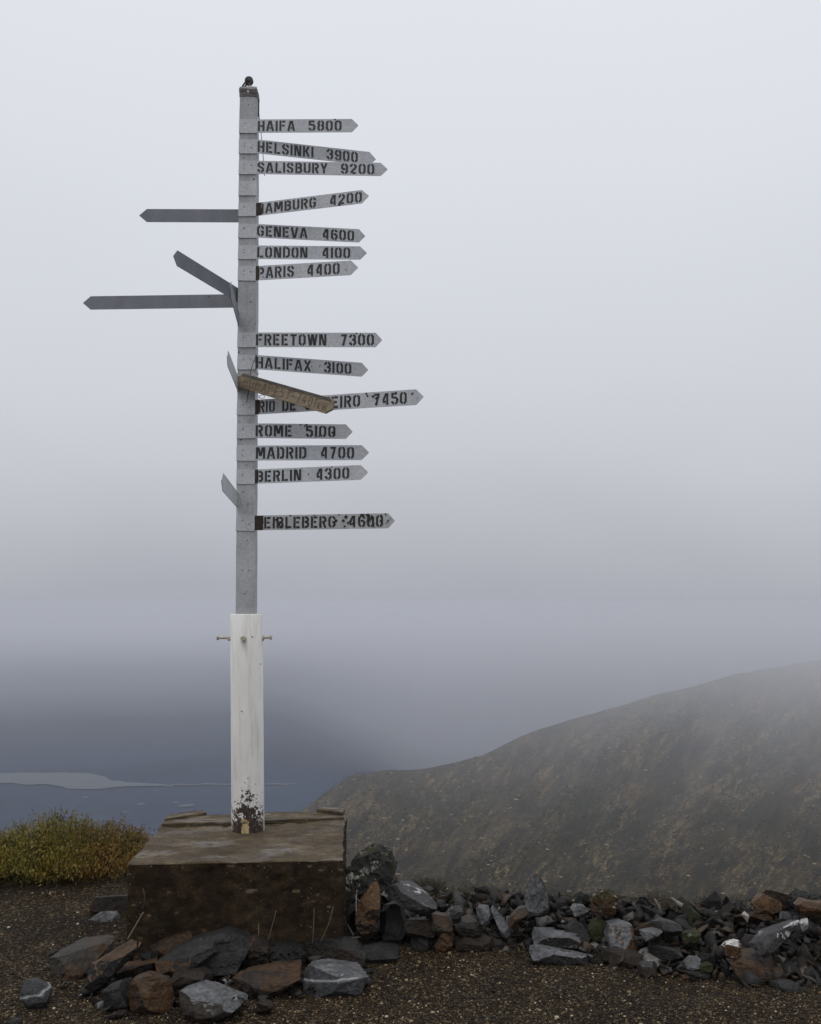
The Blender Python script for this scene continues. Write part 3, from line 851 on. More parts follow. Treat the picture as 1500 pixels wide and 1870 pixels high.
def stroke_quads(pts, hw):
    n = len(pts)
    P = [Vector(p) for p in pts]
    L, Rr = [], []
    for i in range(n):
        d0 = (P[i] - P[i - 1]).normalized() if i else None
        d1 = (P[i + 1] - P[i]).normalized() if i < n - 1 else None
        if d0 is None: d0 = d1
        if d1 is None: d1 = d0
        t = (d0 + d1).normalized()
        nn = Vector((-t.y, t.x))
        k = hw / max(0.45, nn.dot(Vector((-d0.y, d0.x))))
        L.append(P[i] + nn * k); Rr.append(P[i] - nn * k)
    return [(L[i], L[i + 1], Rr[i + 1], Rr[i]) for i in range(n - 1)]
def text_quads(txt, x0, x1, y0, y1, hw=0.66, gap=1.0, font=G, wob=0.0):
    tot = sum(font[c][0] for c in txt) + gap * (len(txt) - 1)
    sx = (x1 - x0) / tot; sy = (y1 - y0) / 7.0
    out = []; x = 0
    for c in txt:
        wd, st = font[c]
        jx, jy = random.uniform(-wob, wob), random.uniform(-wob, wob)
        for s in st:
            for q in stroke_quads([(p[0] + jx, min(7.0, max(0.0, p[1])) + jy) for p in s], hw):
                out.append([(x0 + (x + p.x) * sx, y0 + p.y * sy) for p in q])
        x += wd + gap
    return out
def blob(cx, cy, r, n=10, sx=1.0):
    ph = random.uniform(0, 6.28)
    return [(cx + sx * r * random.uniform(0.6, 1.15) * math.cos(ph + 6.283 * k / n), cy + r * random.uniform(0.6, 1.15) * math.sin(ph + 6.283 * k / n)) for k in range(n)]

# ------------------------------------------------------------------ arrow signs
class Frame:
    """board-local axes: a along the arrow, z up, n out of the lettered face"""
    def __init__(self, o, a, up=Vector((0, 0, 1))):
        self.o, self.a = o, a.normalized()
        self.up = (up - self.a * up.dot(self.a)).normalized()
        self.n = self.a.cross(self.up)
        if self.n.y > 0: self.n = -self.n
    def p(self, x, y, d=0.0): return self.o + self.a * x + self.up * y + self.n * d
def flat_quads(fr, quads, d):
    bm = bmesh.new()
    for q in quads:
        bm.faces.new([bm.verts.new(fr.p(x, y, d)) for x, y in q])
    bm.normal_update()
    for f in bm.faces:
        if f.normal.dot(fr.n) < 0: f.normal_flip()
    return bm
def prism(fr, outline, d0, d1):
    bm = bmesh.new()
    f0 = [bm.verts.new(fr.p(x, y, d0)) for x, y in outline]; f1 = [bm.verts.new(fr.p(x, y, d1)) for x, y in outline]
    n = len(outline)
    bm.faces.new(f0); bm.faces.new(f1)
    for i in range(n): bm.faces.new([f0[i], f0[(i + 1) % n], f1[(i + 1) % n], f1[i]])
    bmesh.ops.recalc_face_normals(bm, faces=bm.faces)
    return bm
def plate(z0, z1, parent):
    xa, ha = post_at((z0 + z1) / 2)
    bm = bmesh.new()
    j = lambda: random.uniform(-0.0012, 0.0012)
    f0 = [bm.verts.new(v) for v in ((xa - ha - 0.0015 + j(), YF0 - 0.005, z0 + j()), (xa + ha + 0.001, YF0 - 0.005, z0 + j()), (xa + ha + 0.001, YF0 - 0.003, z1 + j()), (xa - ha - 0.0015 + j(), YF0 - 0.003, z1 + j()))]
    f1 = [bm.verts.new((v.co.x, YF0 + 0.012 if v.co.x > xa else YF0 + 0.001, v.co.z)) for v in f0]
    bm.faces.new(f0); bm.faces.new(f1[::-1])
    for i in range(4): bm.faces.new([f0[i], f0[(i + 1) % 4], f1[(i + 1) % 4], f1[i]])
    bmesh.ops.recalc_face_normals(bm, faces=bm.faces)
    bmesh.ops.translate(bm, verts=bm.verts, vec=(0, 0, 0))
    o = link_bm('mounting_plate', bm, M_PLATE, parent)
    return o
def post_y_front(z): return PY - post_at(z)[1]
SIGN_GROUP = 'black lettered arrow signs on the right of the post'
# name, left x, top y, bottom y at the post, tip x, tip y, shoulder x, texts (txt, x0, x1), label
SIGNS = [
 ('HAIFA 5800', 471.5, 218.2, 242.3, 655, 229, 643, [('HAIFA', 471.5, 539), ('5800', 564, 624)], 'grey arrow sign reading HAIFA 5800, topmost on the post', 0),
 ('HELSINKI 3900', 471, 254.6, 279.7, 687, 291, 675, [('HELSINKI', 471, 572.5), ('3900', 597, 653.5)], 'grey arrow sign reading HELSINKI 3900, sloping down to the right', 0),
 ('SALISBURY 9200', 470.5, 293.6, 317.7, 708.5, 309.3, 696, [('SALISBURY', 470.5, 598), ('9200', 623, 684)], 'grey arrow sign reading SALISBURY 9200', 0),
 ('HAMBURG 4200', 469.5, 370.8, 394.4, 674, 357.6, 661, [('HAMBURG', 470, 577.5), ('4200', 602.5, 661)], 'grey arrow sign reading HAMBURG 4200 with a rusty patch over over its first letter', 9),
 ('GENEVA 4600', 469.5, 409.1, 433.7, 667.5, 431.2, 656, [('GENEVA', 470, 562), ('4600', 589, 647)], 'grey arrow sign reading GENEVA 4600', 0),
 ('LONDON 4100', 469.5, 448.4, 473, 670.5, 462, 658, [('LONDON', 470, 562), ('4100', 588.5, 640)], 'grey arrow sign reading LONDON 4100', 0),
 ('PARIS 4400', 469, 485.9, 512.2, 654.5, 488.2, 641, [('PARIS', 470.5, 537), ('4400', 561, 620.5)], 'grey arrow sign reading PARIS 4400, its first letter stained dark', 4),
 ('FREETOWN 7300', 467.5, 607.3, 633.9, 698.5, 620.7, 686, [('FREETOWN', 468, 596.5), ('7300', 622.5, 683)], 'grey arrow sign reading FREETOWN 7300', 0),
 ('HALIFAX 3100', 467, 648.3, 674.3, 673, 675.9, 661, [('HALIFAX', 468, 568), ('3100', 592, 642)], 'grey arrow sign reading HALIFAX 3100, above the wooden board', 2),
 ('RIO 7450', 466, 730.3, 757.1, 774, 724.3, 760, [('RIO', 473, 502.5), ('DE', 516, 541), ('JANEIRO', 557, 658), ('7450', 683, 743)], 'longest arrow sign reading RIO DE JANEIRO 7450, partly covered by the wooden board', 8),
 ('ROME 5100', 467, 773.2, 800, 644.5, 788.5, 632, [('ROME', 467.5, 533.5), ('5100', 559, 613)], 'short grey arrow sign reading ROME 5100', 0),
 ('MADRID 4700', 467, 813.7, 841, 674.5, 826.5, 661, [('MADRID', 467.5, 560), ('4700', 586, 647)], 'grey arrow sign reading MADRID 4700', 0),
 ('BERLIN 4300', 465.5, 857.4, 883.4, 672.5, 862.3, 659, [('BERLIN', 468.5, 550.5), ('.', 561.5, 566), ('4300', 577.5, 638)], 'grey arrow sign reading BERLIN 4300 with a dot between', 6),
 ('HEIDELBERG 4600', 465, 941.6, 968.6, 721.5, 950.9, 709, [('EIBLEBERG', 483, 613), ('4600', 637.5, 700)], 'lowest arrow sign, badly flaked and rusted lettering ending in 4600', 16.5),
]
# loose blots of flaked paint, in photo pixels (x, y, radius)
BLOTS = {'HAIFA 5800': [(612, 217.8, 1.8), (617, 221, 1.4)], 'HAMBURG 4200': [(620.5, 373.5, 2.6), (597, 372, .9), (587, 382, .8), (606, 371, 1.2)],
         'GENEVA 4600': [(530, 411.5, .9)], 'LONDON 4100': [(521, 449.5, 1.2)], 'FREETOWN 7300': [(666, 614, 1.8), (672, 620, 2.2), (651, 608.5, 1.6), (659, 609, 1.1)],
         'HALIFAX 3100': [(569.5, 669.3, 1.2), (518, 672.5, 1.2), (559, 672, 1.2)],
         'RIO 7450': [(669.5, 718.5, 2.2), (671.5, 723, 1.8), (682, 724, 2.6), (688, 727, 2.4), (723.5, 717, 1.6), (753.5, 718.3, 2.0), (727, 729, 2.0), (686.5, 737, 1.2)],
         'ROME 5100': [(549, 775.5, 1.9), (560, 775, 2.2), (556.5, 778, 1.6), (583, 797, 1.6), (608, 790, 2.2)],
         'MADRID 4700': [(506, 815.5, .9)], 'BERLIN 4300': [(606.5, 852, 1.9), (592, 880, .8), (601, 875, 1.1)],
         'PARIS 4400': [(481, 506, 1.1), (632.5, 492.5, .9)],
         'HEIDELBERG 4600': [(531, 941, 2.4), (574, 940, 1.6), (510, 957, 3.2), (515, 962, 2.6), (525, 963, 2.2), (505, 949, 2.0), (571, 949, 2.0), (560, 953, 2.2), (614, 951, 2.6), (611, 956, 2.2), (619, 939, 1.9),
                             (632, 944, 3.2), (628, 951, 3.0), (636, 955, 2.4), (630, 961, 2.0), (662, 940, 3.4), (672, 940, 3.6), (680, 945, 3.6), (675, 948, 2.4), (656, 948, 2.2), (697, 941.5, 1.8), (705, 938.5, 1.8),
                             (709.5, 951, 2.0), (696, 951, 2.0), (683, 961, 1.8), (676, 952, 1.2), (548, 946, 1.6), (585, 958, 1.6), (538, 962, 1.6), (646, 955, 2.0)]}
for (nm, lx, ty, by, tx, tyy, sx_, texts, label, blk_px) in SIGNS:
    cy = (ty + by) / 2
    zc = at_y(lx, cy, PY - 0.055).z
    xe, he = post_at(zc)
    YF0 = PY - he
    o3 = Vector((xe + he, YF0 - 0.0035, zc))
    h = at_y(lx, ty, YF0).z - at_y(lx, by, YF0).z
    tip = at_z(tx, tyy, zc) if zc - CAM_Z > 0.6 else None
    if tip is None:
        # low signs: bearing from the slope of their edges, kept gentle
        tip = at_z(tx, tyy, zc)
        tip = at_y(tx, tyy, min(max(tip.y, YF0 - 0.40), YF0 + 0.2)); 
    a = tip - o3
    fr = Frame(o3, a)
    L = a.length
    # screen x -> board x (perspective-correct along the board)
    def bx(px, fr=fr, L=L, o3=o3, a=a):
        lo, hi = -0.05, 1.1
        for _ in range(40):
            m = (lo + hi) / 2
            P = o3 + a * m; q = P - Vector((0, 0, CAM_Z))
            dep = q.y * CP + q.z * SP
            u = 750 + F_PX * q.x / dep
            if u < px: lo = m
            else: hi = m
        return lo * L
    def by_(px, py, fr=fr, bx=bx):
        x = bx(px); P = fr.p(x, 0)
        q = P - Vector((0, 0, CAM_Z)); dep = q.y * CP + q.z * SP
        v0 = 935 - F_PX * (q.z * CP - q.y * SP) / dep
        return x, (v0 - py) * dep / F_PX, dep / F_PX
    root = empty('arrow_sign', o3, label, 'sign', SIGN_GROUP)
    j = lambda: random.uniform(-0.001, 0.001)
    hs = bx(sx_)
    outline = [(0, -h / 2), (hs + j(), -h / 2 + j()), (L - 0.002, -0.0025), (L - 0.002, 0.0025), (hs + j(), h / 2 + j()), (0, h / 2)]
    mt = M_SIGNRUST if nm.startswith('HEID') else M_SIGN
    link_bm('arrow_panel', prism(fr, outline, 0.0, -0.003), mt, root)
    plate(zc - h / 2 - 0.002, zc + h / 2, root)
    qs = {'place_name': [], 'distance_number': []}
    for t, x0, x1 in texts:
        q = qs['distance_number' if t[0].isdigit() else 'place_name']
        X0, X1 = max(bx(x0), 0.002), bx(x1)
        if t == '.':
            q.append(blob((X0 + X1) / 2, 0.002, 0.0045)); continue
        q += text_quads(t, X0, X1, -h * 0.385, h * 0.385, hw=0.62, gap=1.05, wob=0.06)
    for k_, q in qs.items(): link_bm(k_, flat_quads(fr, q, 0.0012), M_LETTER, root)
    sp_ = []
    if blk_px:
        xb = bx(lx + blk_px)
        e = [(xb + random.uniform(-0.004, 0.002), h * 0.49 - h * 0.98 * k / 6) for k in range(7)]
        sp_.append([(0.0005, h * 0.49)] + e + [(0.0005, -h * 0.49)])
    for (u_, v_, r_) in BLOTS.get(nm, []):
        x, y, k = by_(u_, v_)
        b_ = blob(x, y, r_ * k * 1.15)
        b_ = [(px_, min(h / 2 - 0.0005, max(-h / 2 + 0.0005, py_))) for px_, py_ in b_]
        sp_.append(b_)
    if sp_:
        bmr = bmesh.new()
        for k, qd in enumerate(sp_):
            bmr.faces.new([bmr.verts.new(fr.p(x, y, 0.0020 + 0.00012 * k)) for x, y in qd])
        bmr.normal_update()
        for f in bmr.faces:
            if f.normal.dot(fr.n) < 0: f.normal_flip()
        link_bm('rust_patch', bmr, M_RUST, root)
    # two small nail heads on the plate
    for dx in (-0.02, 0.022):
        if random.random() < 0.6:
            bm = bmesh.new()
            c = Vector((xe + dx, YF0 - 0.004, zc + random.uniform(-0.02, 0.02)))
            add_cyl(bm, c, c + Vector((0, -0.003, 0)), 0.0028, n=8)
            link_bm('nail', bm, M_IRON, root)
# a plate left over from a lost sign
zb0, zb1 = at_y(453, 357, PY - .055).z, at_y(453, 331, PY - .055).z
YF0 = PY - post_at(zb0)[1]
plate(zb0, zb1, post)

# signs on the far side, seen from their blank backs: (post x, centre y) -> (tip), shoulder fraction
BACKS = [
 ('blank', (436.5, 394.1), (254.9, 393.4), 0.928, 25.2, 0.05, 'blank arrow sign pointing left, upper of the two level ones', M_SIGNBACK),
 ('steep', (435.3, 541), (317.6, 467.3), 0.95, 26.8, -0.0, 'blank arrow sign tilted up to the left above the long level one', M_SIGNBACK),
 ('long', (435.0, 549.2), (152.2, 553.3), 0.953, 25.6, 0.055, 'longest blank arrow sign pointing left, lower of the two level ones', M_SIGNBACK),
 ('blade', (434.2, 583.5), (419.8, 524.0), 0.93, 27.0, -0.045, 'narrow arrow sign seen almost edge-on crossing the tilted blank sign', M_SIGNBACK),
 ('blade', (433.4, 702.5), (414.6, 651.0), 0.94, 27.0, -0.045, 'narrow edge-on arrow sign beside the wooden board', M_SIGN),
 ('blade', (433.0, 913.0), (404.2, 877.0), 0.93, 28.6, -0.045, 'lowest sign on the left, short blank arrow pointing up left', M_SIGN),
]
for (nm, (pu, pv), (tu, tv), shf, hp, dy, label, mt) in BACKS:
    z0 = at_y(pu, pv, PY + dy).z
    xe, he = post_at(z0)
    o3 = Vector((xe - he + 0.002, PY + dy, z0))
    tip = at_z(tu, tv, z0)
    if nm == 'long': tip = at_y(tu, tv, PY + dy + 0.05)
    a = tip - o3; L = a.length
    fr = Frame(o3, a, Vector((0, 0, 1)))
    h = hp * (o3.y / F_PX)
    root = empty('arrow_sign', o3, label, 'sign', 'blank arrow signs on the left of the post')
    outline = [(-0.004, -h / 2), (L * shf, -h / 2), (L, -0.002), (L, 0.002), (L * shf, h / 2), (-0.004, h / 2)]
    link_bm('arrow_panel', prism(fr, outline, 0.0, -0.003), mt, root)
    # bent fixing flange lying on the post's left side
    bm = bmesh.new()
    add_box(bm, (xe - he - 0.0016, PY + (0.02 if dy > 0 else -0.012), z0), (0.003, 0.066, h))
    link_bm('fixing_flange', bm, M_PLATE, root)
    if nm == 'long':
        fx = lambda u: (u - 435.0) / (152.2 - 435.0) * L
        bmr = flat_quads(fr, [blob(fx(343.5), 0.0, 0.0028), blob(fx(352.5), -h * 0.46, 0.002)], 0.0012)
        link_bm('rust_patch', bmr, M_RUST, root)

# ------------------------------------------------------------------ wooden board wired to the post
YB = PY - 0.085
bl_, br_ = at_y(433, 692, YB), at_y(608.8, 743.0, YB - 0.24)
ax = (br_ - bl_).normalized()
frb = Frame(bl_, ax)
scl = YB / F_PX / 1.0
Lb = (br_ - bl_).length
hb = 27.5 * scl
wood = empty('wooden_board', bl_, 'brown wooden arrow board scratched BUDAPEST, wired slantwise across the post', 'sign')
ol = [(0.0, -hb * 0.5), (Lb * 0.94, -hb * 0.56), (Lb * 1.0, -hb * 0.16), (Lb * 0.985, hb * 0.44), (Lb * 0.95, hb * 0.5), (0.03, hb * 0.5), (0.0, hb * 0.2)]
bm = prism(frb, ol, 0.0, -0.020)
bmesh.ops.bevel(bm, geom=bm.edges[:], offset=0.002, segments=1, affect='EDGES')
link_bm('board', bm, M_WOOD, wood)
link_bm('bevelled_edge', prism(frb, [(0.03, hb * 0.34), (Lb * 0.97, hb * 0.31), (Lb * 0.95, hb * 0.49), (0.03, hb * 0.49)], 0.0028, -0.002), M_WOODEDGE, wood)
K = {'B': (3.4, [[(.3, 0), (.3, 7)], [(.3, 7), (2.2, 6.6), (2.7, 5.4), (2.0, 4.0), (.3, 3.7)], [(2.0, 3.9), (3.0, 2.6), (2.7, .8), (.3, 0)]]),
     'U': (3.4, [[(.3, 7), (.4, 1.2), (1.4, 0), (2.6, .6), (3, 7)]]), 'D': (3.4, [[(.3, 0), (.3, 7), (2.2, 6), (3, 3.6), (2.2, 1), (.3, 0)]]),
     'A': (3.6, [[(.2, 0), (1.7, 7)], [(1.7, 7), (3.3, 0)], [(.8, 2.6), (2.8, 2.6)]]), 'P': (3.2, [[(.3, 0), (.3, 7)], [(.3, 7), (2.6, 6.4), (2.8, 4.6), (.3, 3.4)]]),
     'E': (3.0, [[(.3, 0), (.3, 7)], [(.3, 6.9), (2.7, 6.9)], [(.3, 3.6), (2.3, 3.6)], [(.3, .1), (2.7, .1)]]),
     'S': (3.2, [[(2.9, 6.2), (1.6, 7), (.5, 5.8), (1.0, 4.2), (2.6, 2.9), (2.7, 1), (1.4, 0), (.3, .9)]]), 'T': (3.2, [[(1.6, 0), (1.6, 7)], [(.2, 6.9), (3.1, 6.9)]]),
     '-': (2.2, [[(.2, 3.4), (2, 3.4)]]), '7': (2.8, [[(.2, 6.9), (2.6, 6.9)], [(2.6, 6.9), (1.2, 0)]]), '4': (3.0, [[(1.9, 7), (.2, 2.6)], [(.2, 2.6), (2.8, 2.6)], [(2.2, 4.4), (2.2, 0)]]),
     '0': (3.0, [[(1.5, 7), (.5, 5.6), (.4, 1.6), (1.5, 0), (2.6, 1.6), (2.6, 5.6), (1.5, 7)]]), '1': (1.4, [[(.8, 0), (.8, 7)]]),
     'k': (2.4, [[(.3, 0), (.3, 4.6)], [(1.9, 3), (.4, 1.4)], [(.8, 1.8), (2, 0)]]), 'm': (3.2, [[(.3, 0), (.3, 2.8)], [(.3, 2.2), (1.2, 2.8), (1.5, 0)], [(1.5, 2.2), (2.5, 2.8), (2.8, 0)]])}
q = text_quads('BUDAPEST-7401', Lb * 0.075, Lb * 0.83, -hb * 0.36, hb * 0.24, hw=0.24, gap=1.2, font=K, wob=0.25)
q += text_quads('km', Lb * 0.85, Lb * 0.945, -hb * 0.42, hb * 0.3, hw=0.22, gap=1.0, font=K)
link_bm('lettering', flat_quads(frb, q, 0.0008), M_CARVE, wood)
YW = YB - 0.006
wire_thing('binding_wire', [at_y(466, 655, YW), at_y(461, 668, YW), at_y(457.5, 684, YW), at_y(456, 705, YW), at_y(453.5, 718, YW), at_y(450.5, 735, YW + .02)], 0.0022, M_DARKWIRE, '', '', wood)
wire_thing('binding_wire', [at_y(468, 646, YW), at_y(466, 660, YW + .01), at_y(471, 668, YW), at_y(466, 676, YW), at_y(470, 684, YW), at_y(473, 681, YW + .01)], 0.0018, M_DARKWIRE, '', '', wood)
wire_thing('binding_wire', [at_y(432.5, 690, YW + .05), at_y(433, 684, YW), at_y(439, 681, YW)], 0.0018, M_WIRE, '', '', wood)
wire_thing('binding_wire', [at_y(469, 718, YW + .03), at_y(474, 726, YW + .03), at_y(482, 727, YW + .02), at_y(483, 722, YW + .02), at_y(476, 722, YW + .03), at_y(473, 728, YW + .03)], 0.0016, M_DARKWIRE, '', '', wood)

# ------------------------------------------------------------------ rocks
def finish_rock(bm, amp=0.02, cuts=3, bevel=0.0, seed=0.0, chips=4, face=True, ledge=0.014):
    bmesh.ops.remove_doubles(bm, verts=bm.verts, dist=0.003)
    res = bmesh.ops.convex_hull(bm, input=bm.verts)
    bad = [g for g in res['geom_interior'] if isinstance(g, bmesh.types.BMVert)] + [g for g in res['geom_unused'] if isinstance(g, bmesh.types.BMVert)]
    if bad: bmesh.ops.delete(bm, geom=list(set(bad)), context='VERTS')
    loose = [v for v in bm.verts if not v.link_faces]
    if loose: bmesh.ops.delete(bm, geom=loose, context='VERTS')
    bmesh.ops.dissolve_limit(bm, angle_limit=0.12, verts=bm.verts, edges=bm.edges)
    # break off chips: flat fracture faces turned toward the viewer's side and upward
    for _ in range(chips):
        nrm = Vector((random.gauss(0, .75), -abs(random.gauss(0, .8)) if face else random.gauss(0, .8), abs(random.gauss(0, .7)) if face else random.gauss(0, .8))).normalized()
        pr = [v.co.dot(nrm) for v in bm.verts]
        a_, b2 = min(pr), max(pr)
        cut = b2 - (b2 - a_) * random.uniform(0.05, 0.20)
        g = bmesh.ops.bisect_plane(bm, geom=bm.verts[:] + bm.edges[:] + bm.faces[:], plane_co=nrm * cut, plane_no=nrm, clear_outer=True)
        ed = [e for e in g['geom_cut'] if isinstance(e, bmesh.types.BMEdge)]
        if ed: bmesh.ops.edgenet_fill(bm, edges=ed)
    bmesh.ops.recalc_face_normals(bm, faces=bm.faces)
    ext = max((v.co.length for v in bm.verts), default=1)
    size = max((max(v.co[i] for v in bm.verts) - min(v.co[i] for v in bm.verts)) for i in range(3))
    if bevel: bmesh.ops.bevel(bm, geom=bm.edges[:], offset=bevel * size, segments=1, affect='EDGES')
    bmesh.ops.triangulate(bm, faces=bm.faces[:])
    for _ in range(cuts + 2):
        long_ = [e for e in bm.edges if e.calc_length() > size * 0.06]
        if not long_: break
        bmesh.ops.subdivide_edges(bm, edges=long_, cuts=1)
        bmesh.ops.triangulate(bm, faces=[f for f in bm.faces if len(f.verts) > 3])
    bm.normal_update()
    # slaty ledges: each thin layer stands a little proud of or behind the next
    bed = Vector((random.gauss(0, .5), random.gauss(0, .35), 1)).normalized()
    nl_ = random.uniform(6, 11)
    hsh = [random.uniform(-1, 1) for _ in range(64)]
    mv = []
    for v in bm.verts:
        p = v.co * (5.0 / size) + Vector((seed * 3.1, seed * 1.7, seed))
        t = v.co.dot(bed) / size * nl_ + 0.55 * mnoise.noise(p * 0.5)
        lay = hsh[int(math.floor(t)) % 64] * (1 - 0.9 * abs(v.normal.dot(bed)))
        mv.append(v.normal * size * (amp * mnoise.fractal(p * 1.6, 0.6, 2.3, 4) + ledge * lay))
    for v, d in zip(bm.verts, mv): v.co += d
    bm.normal_update()

def contact_y(v, z=0.0):
    return at_z(750, v, z).y
ROCK_LABELS = []
def hero(label, pts, cv, thick=0.16, mat='slate', mat2=None, d2=None, group=None, amp=0.011, base=None, name='rock', bev=0.006, ledge=0.014, lift=0.0, cat='rock'):
    """pts: (u, v[, metres behind the front]) outline points of a rock whose foot shows at image row cv"""
    Y0 = contact_y(cv, lift)
    P = []
    for p in pts:
        b_ = p[2] if len(p) > 2 else 0.0
        P.append(at_y(p[0], p[1], Y0 + b_))
    c = sum(P, Vector()) / len(P)
    zmin = min(p.z for p in P)
    bm = bmesh.new()
    for p in P:
        bm.verts.new(p)
        q = c + (p - c) * 0.86
        bm.verts.new((q.x + random.uniform(-.01, .01), max(p.y, Y0) + thick * random.uniform(0.75, 1.1), q.z * 0.94 + zmin * 0.06 - 0.012))
    # a little below its foot so it sits in the gravel
    lo = [p for p in P if p.z < zmin + 0.35 * (max(q.z for q in P) - zmin)]
    for p in lo: bm.verts.new((c.x + (p.x - c.x) * 0.9, p.y + 0.02, p.z - 0.03))
    loc = Vector((c.x, c.y + thick * 0.4, zmin))
    bmesh.ops.translate(bm, verts=bm.verts, vec=-loc)
    finish_rock(bm, amp, 3, bev, seed=len(ROCK_LABELS) * 1.37, ledge=ledge)
    mats = [MR[mat]]
    if mat2:
        mats.append(MR[mat2])
        D = Vector(d2).normalized()
        for f in bm.faces:
            if f.normal.dot(D) > 0.62: f.material_index = 1
    bmesh.ops.translate(bm, verts=bm.verts, vec=loc)
    o = link_bm(name, bm, mats, loc=loc)
    tag(o, label, cat, group)
    ROCK_LABELS.append(label)
    return o
GF = 'rocks heaped against the foot of the concrete block'
GR = 'rocks of the rubble bank right of the block'
B = 0.10
# --- heap in front of the block
hero('small dark rock with a white vertical vein, alone at the far left', [(32, 1796), (48, 1789, .03), (54, 1790, .02), (75, 1800, .05), (88, 1808, .04), (86, 1830), (72, 1840), (50, 1834, -.02), (34, 1822)], 1840, .1, 'vein', group=GF)
hero('flat olive grey slab at the left end of the heap', [(75, 1757), (130, 1729, .22), (150, 1733, .2), (186, 1725, .22), (198, 1731, .2), (140, 1784), (112, 1790), (92, 1782), (88, 1768)], 1792, .2, 'mixed', group=GF)
hero('dark leaning slab with an orange crumbling top edge', [(143, 1782), (160, 1764, .08), (205, 1736, .12), (240, 1715, .14), (249, 1722, .1), (250, 1736, .05), (205, 1785), (165, 1815), (148, 1812)], 1818, .1, 'black', 'orange', (0.2, -.1, 1), group=GF)
hero('thin brown slab under the leaning dark slab', [(205, 1768), (282, 1757, .05), (284, 1762), (270, 1780), (215, 1790), (205, 1778)], 1790, .12, 'brown', 'orange', (0, -0.3, 1), group=GF)
hero('brown grey slab tilted up against the block front', [(264, 1732), (305, 1712, .1), (350, 1699, .14), (353, 1714, .1), (320, 1738), (272, 1751)], 1752, .12, 'rust', group=GF, lift=.02)
hero('largest rock of the heap, rusty left end and grey broken face', [(277, 1764), (284, 1776, -.02), (345, 1773, -.05), (352, 1746, -.02), (366, 1712, .12), (398, 1707, .14), (428, 1714, .12), (342, 1722, .12)], 1786, .2, 'slate', 'orange', (-.75, -.6, -.15), group=GF, lift=.02)
hero('grey blocky rock joined to the right of the largest one', [(350, 1748, -.02), (372, 1712, .08), (405, 1706, .1), (440, 1713, .1), (456, 1722, .08), (450, 1745, .02), (432, 1772), (375, 1776, -.03)], 1782, .2, 'slate', group=GF, lift=.02)
hero('rough black rock with a rusty top left of the flat brown slab', [(430, 1742), (440, 1716, .08), (462, 1713, .1), (485, 1726, .08), (498, 1745), (490, 1766), (440, 1768)], 1772, .16, 'brown', group=GF, amp=.04, lift=.02)
hero('low black jagged rock below the middle of the block', [(478, 1740), (500, 1730, .08), (535, 1728, .1), (556, 1736, .06), (558, 1755), (530, 1762), (485, 1762)], 1766, .16, 'black', group=GF, amp=.05, lift=.02)
hero('flat topped brown slab at the right foot of the block', [(549, 1727, .05), (570, 1717, .16), (610, 1716, .18), (655, 1721, .18), (670, 1741, .03), (668, 1758), (600, 1762), (560, 1756)], 1768, .14, 'brown', 'slate', (0, -.1, 1), group=GF)
hero('thin grey slab half buried right of the heap', [(655, 1732, .1), (700, 1727, .1), (728, 1730, .1), (730, 1750), (690, 1756), (655, 1754)], 1757, .12, 'slate', group=GF)
hero('dark shadowed rock under the largest rock', [(306, 1786), (330, 1776, .04), (370, 1774, .04), (384, 1790), (380, 1812), (345, 1820), (310, 1815)], 1818, .14, 'brown', group=GF)
hero('blue grey rock left of the pointed rock', [(187, 1808), (205, 1795, .04), (230, 1787, .06), (242, 1795, .02), (232, 1838), (200, 1846), (190, 1838)], 1846, .1, 'slate', group=GF)
hero('pointed grey brown rock in front with a rusty right side', [(221, 1828), (232, 1800), (246, 1784, .04), (268, 1776, .06), (284, 1785, .02), (303, 1794, .04), (313, 1838), (300, 1848), (252, 1849), (262, 1800, -.05), (272, 1842, -.04)], 1849, .13, 'mixed', 'orange', (.8, -.5, .2), group=GF)
hero('pale front slab with a white right end, nearest the camera', [(314, 1818), (335, 1804, .1), (362, 1798, .12), (410, 1806, .12), (452, 1821, .05), (459, 1832), (425, 1838, -.02), (388, 1859, -.04), (360, 1860, -.04), (332, 1847, -.02)], 1860, .12, 'mixed', 'pale', (.45, -.1, 1), group=GF)
hero('flat brown slab behind the pale front slab', [(407, 1795), (445, 1773, .1), (500, 1765, .14), (550, 1762, .14), (548, 1790, .05), (500, 1812), (470, 1822), (430, 1806)], 1822, .14, 'rust', group=GF)
hero('grey wedge rock with a white line along its front', [(540, 1806), (550, 1783, .02), (562, 1763, .12), (600, 1761, .14), (655, 1770, .12), (674, 1785, .03), (660, 1800), (600, 1806, -.02), (585, 1812, -.01), (548, 1816), (660, 1816)], 1818, .14, 'pale', 'vein', (0, -1, .25), group=GF)
hero('small flat stone in front of the pointed rock', [(190, 1858), (215, 1846, .03), (232, 1843, .03), (228, 1848), (200, 1862)], 1862, .05, 'brown', group=GF)
hero('small brown stone right of the pale front slab', [(466, 1832), (480, 1826, .03), (496, 1828, .03), (500, 1840), (480, 1848), (468, 1846)], 1848, .06, 'brown', group=GF)
hero('rough chunk at the left corner of the block among the slabs', [(255, 1745), (268, 1738, .04), (285, 1744, .04), (284, 1760), (262, 1764)], 1765, .1, 'black', group=GF, lift=.02)
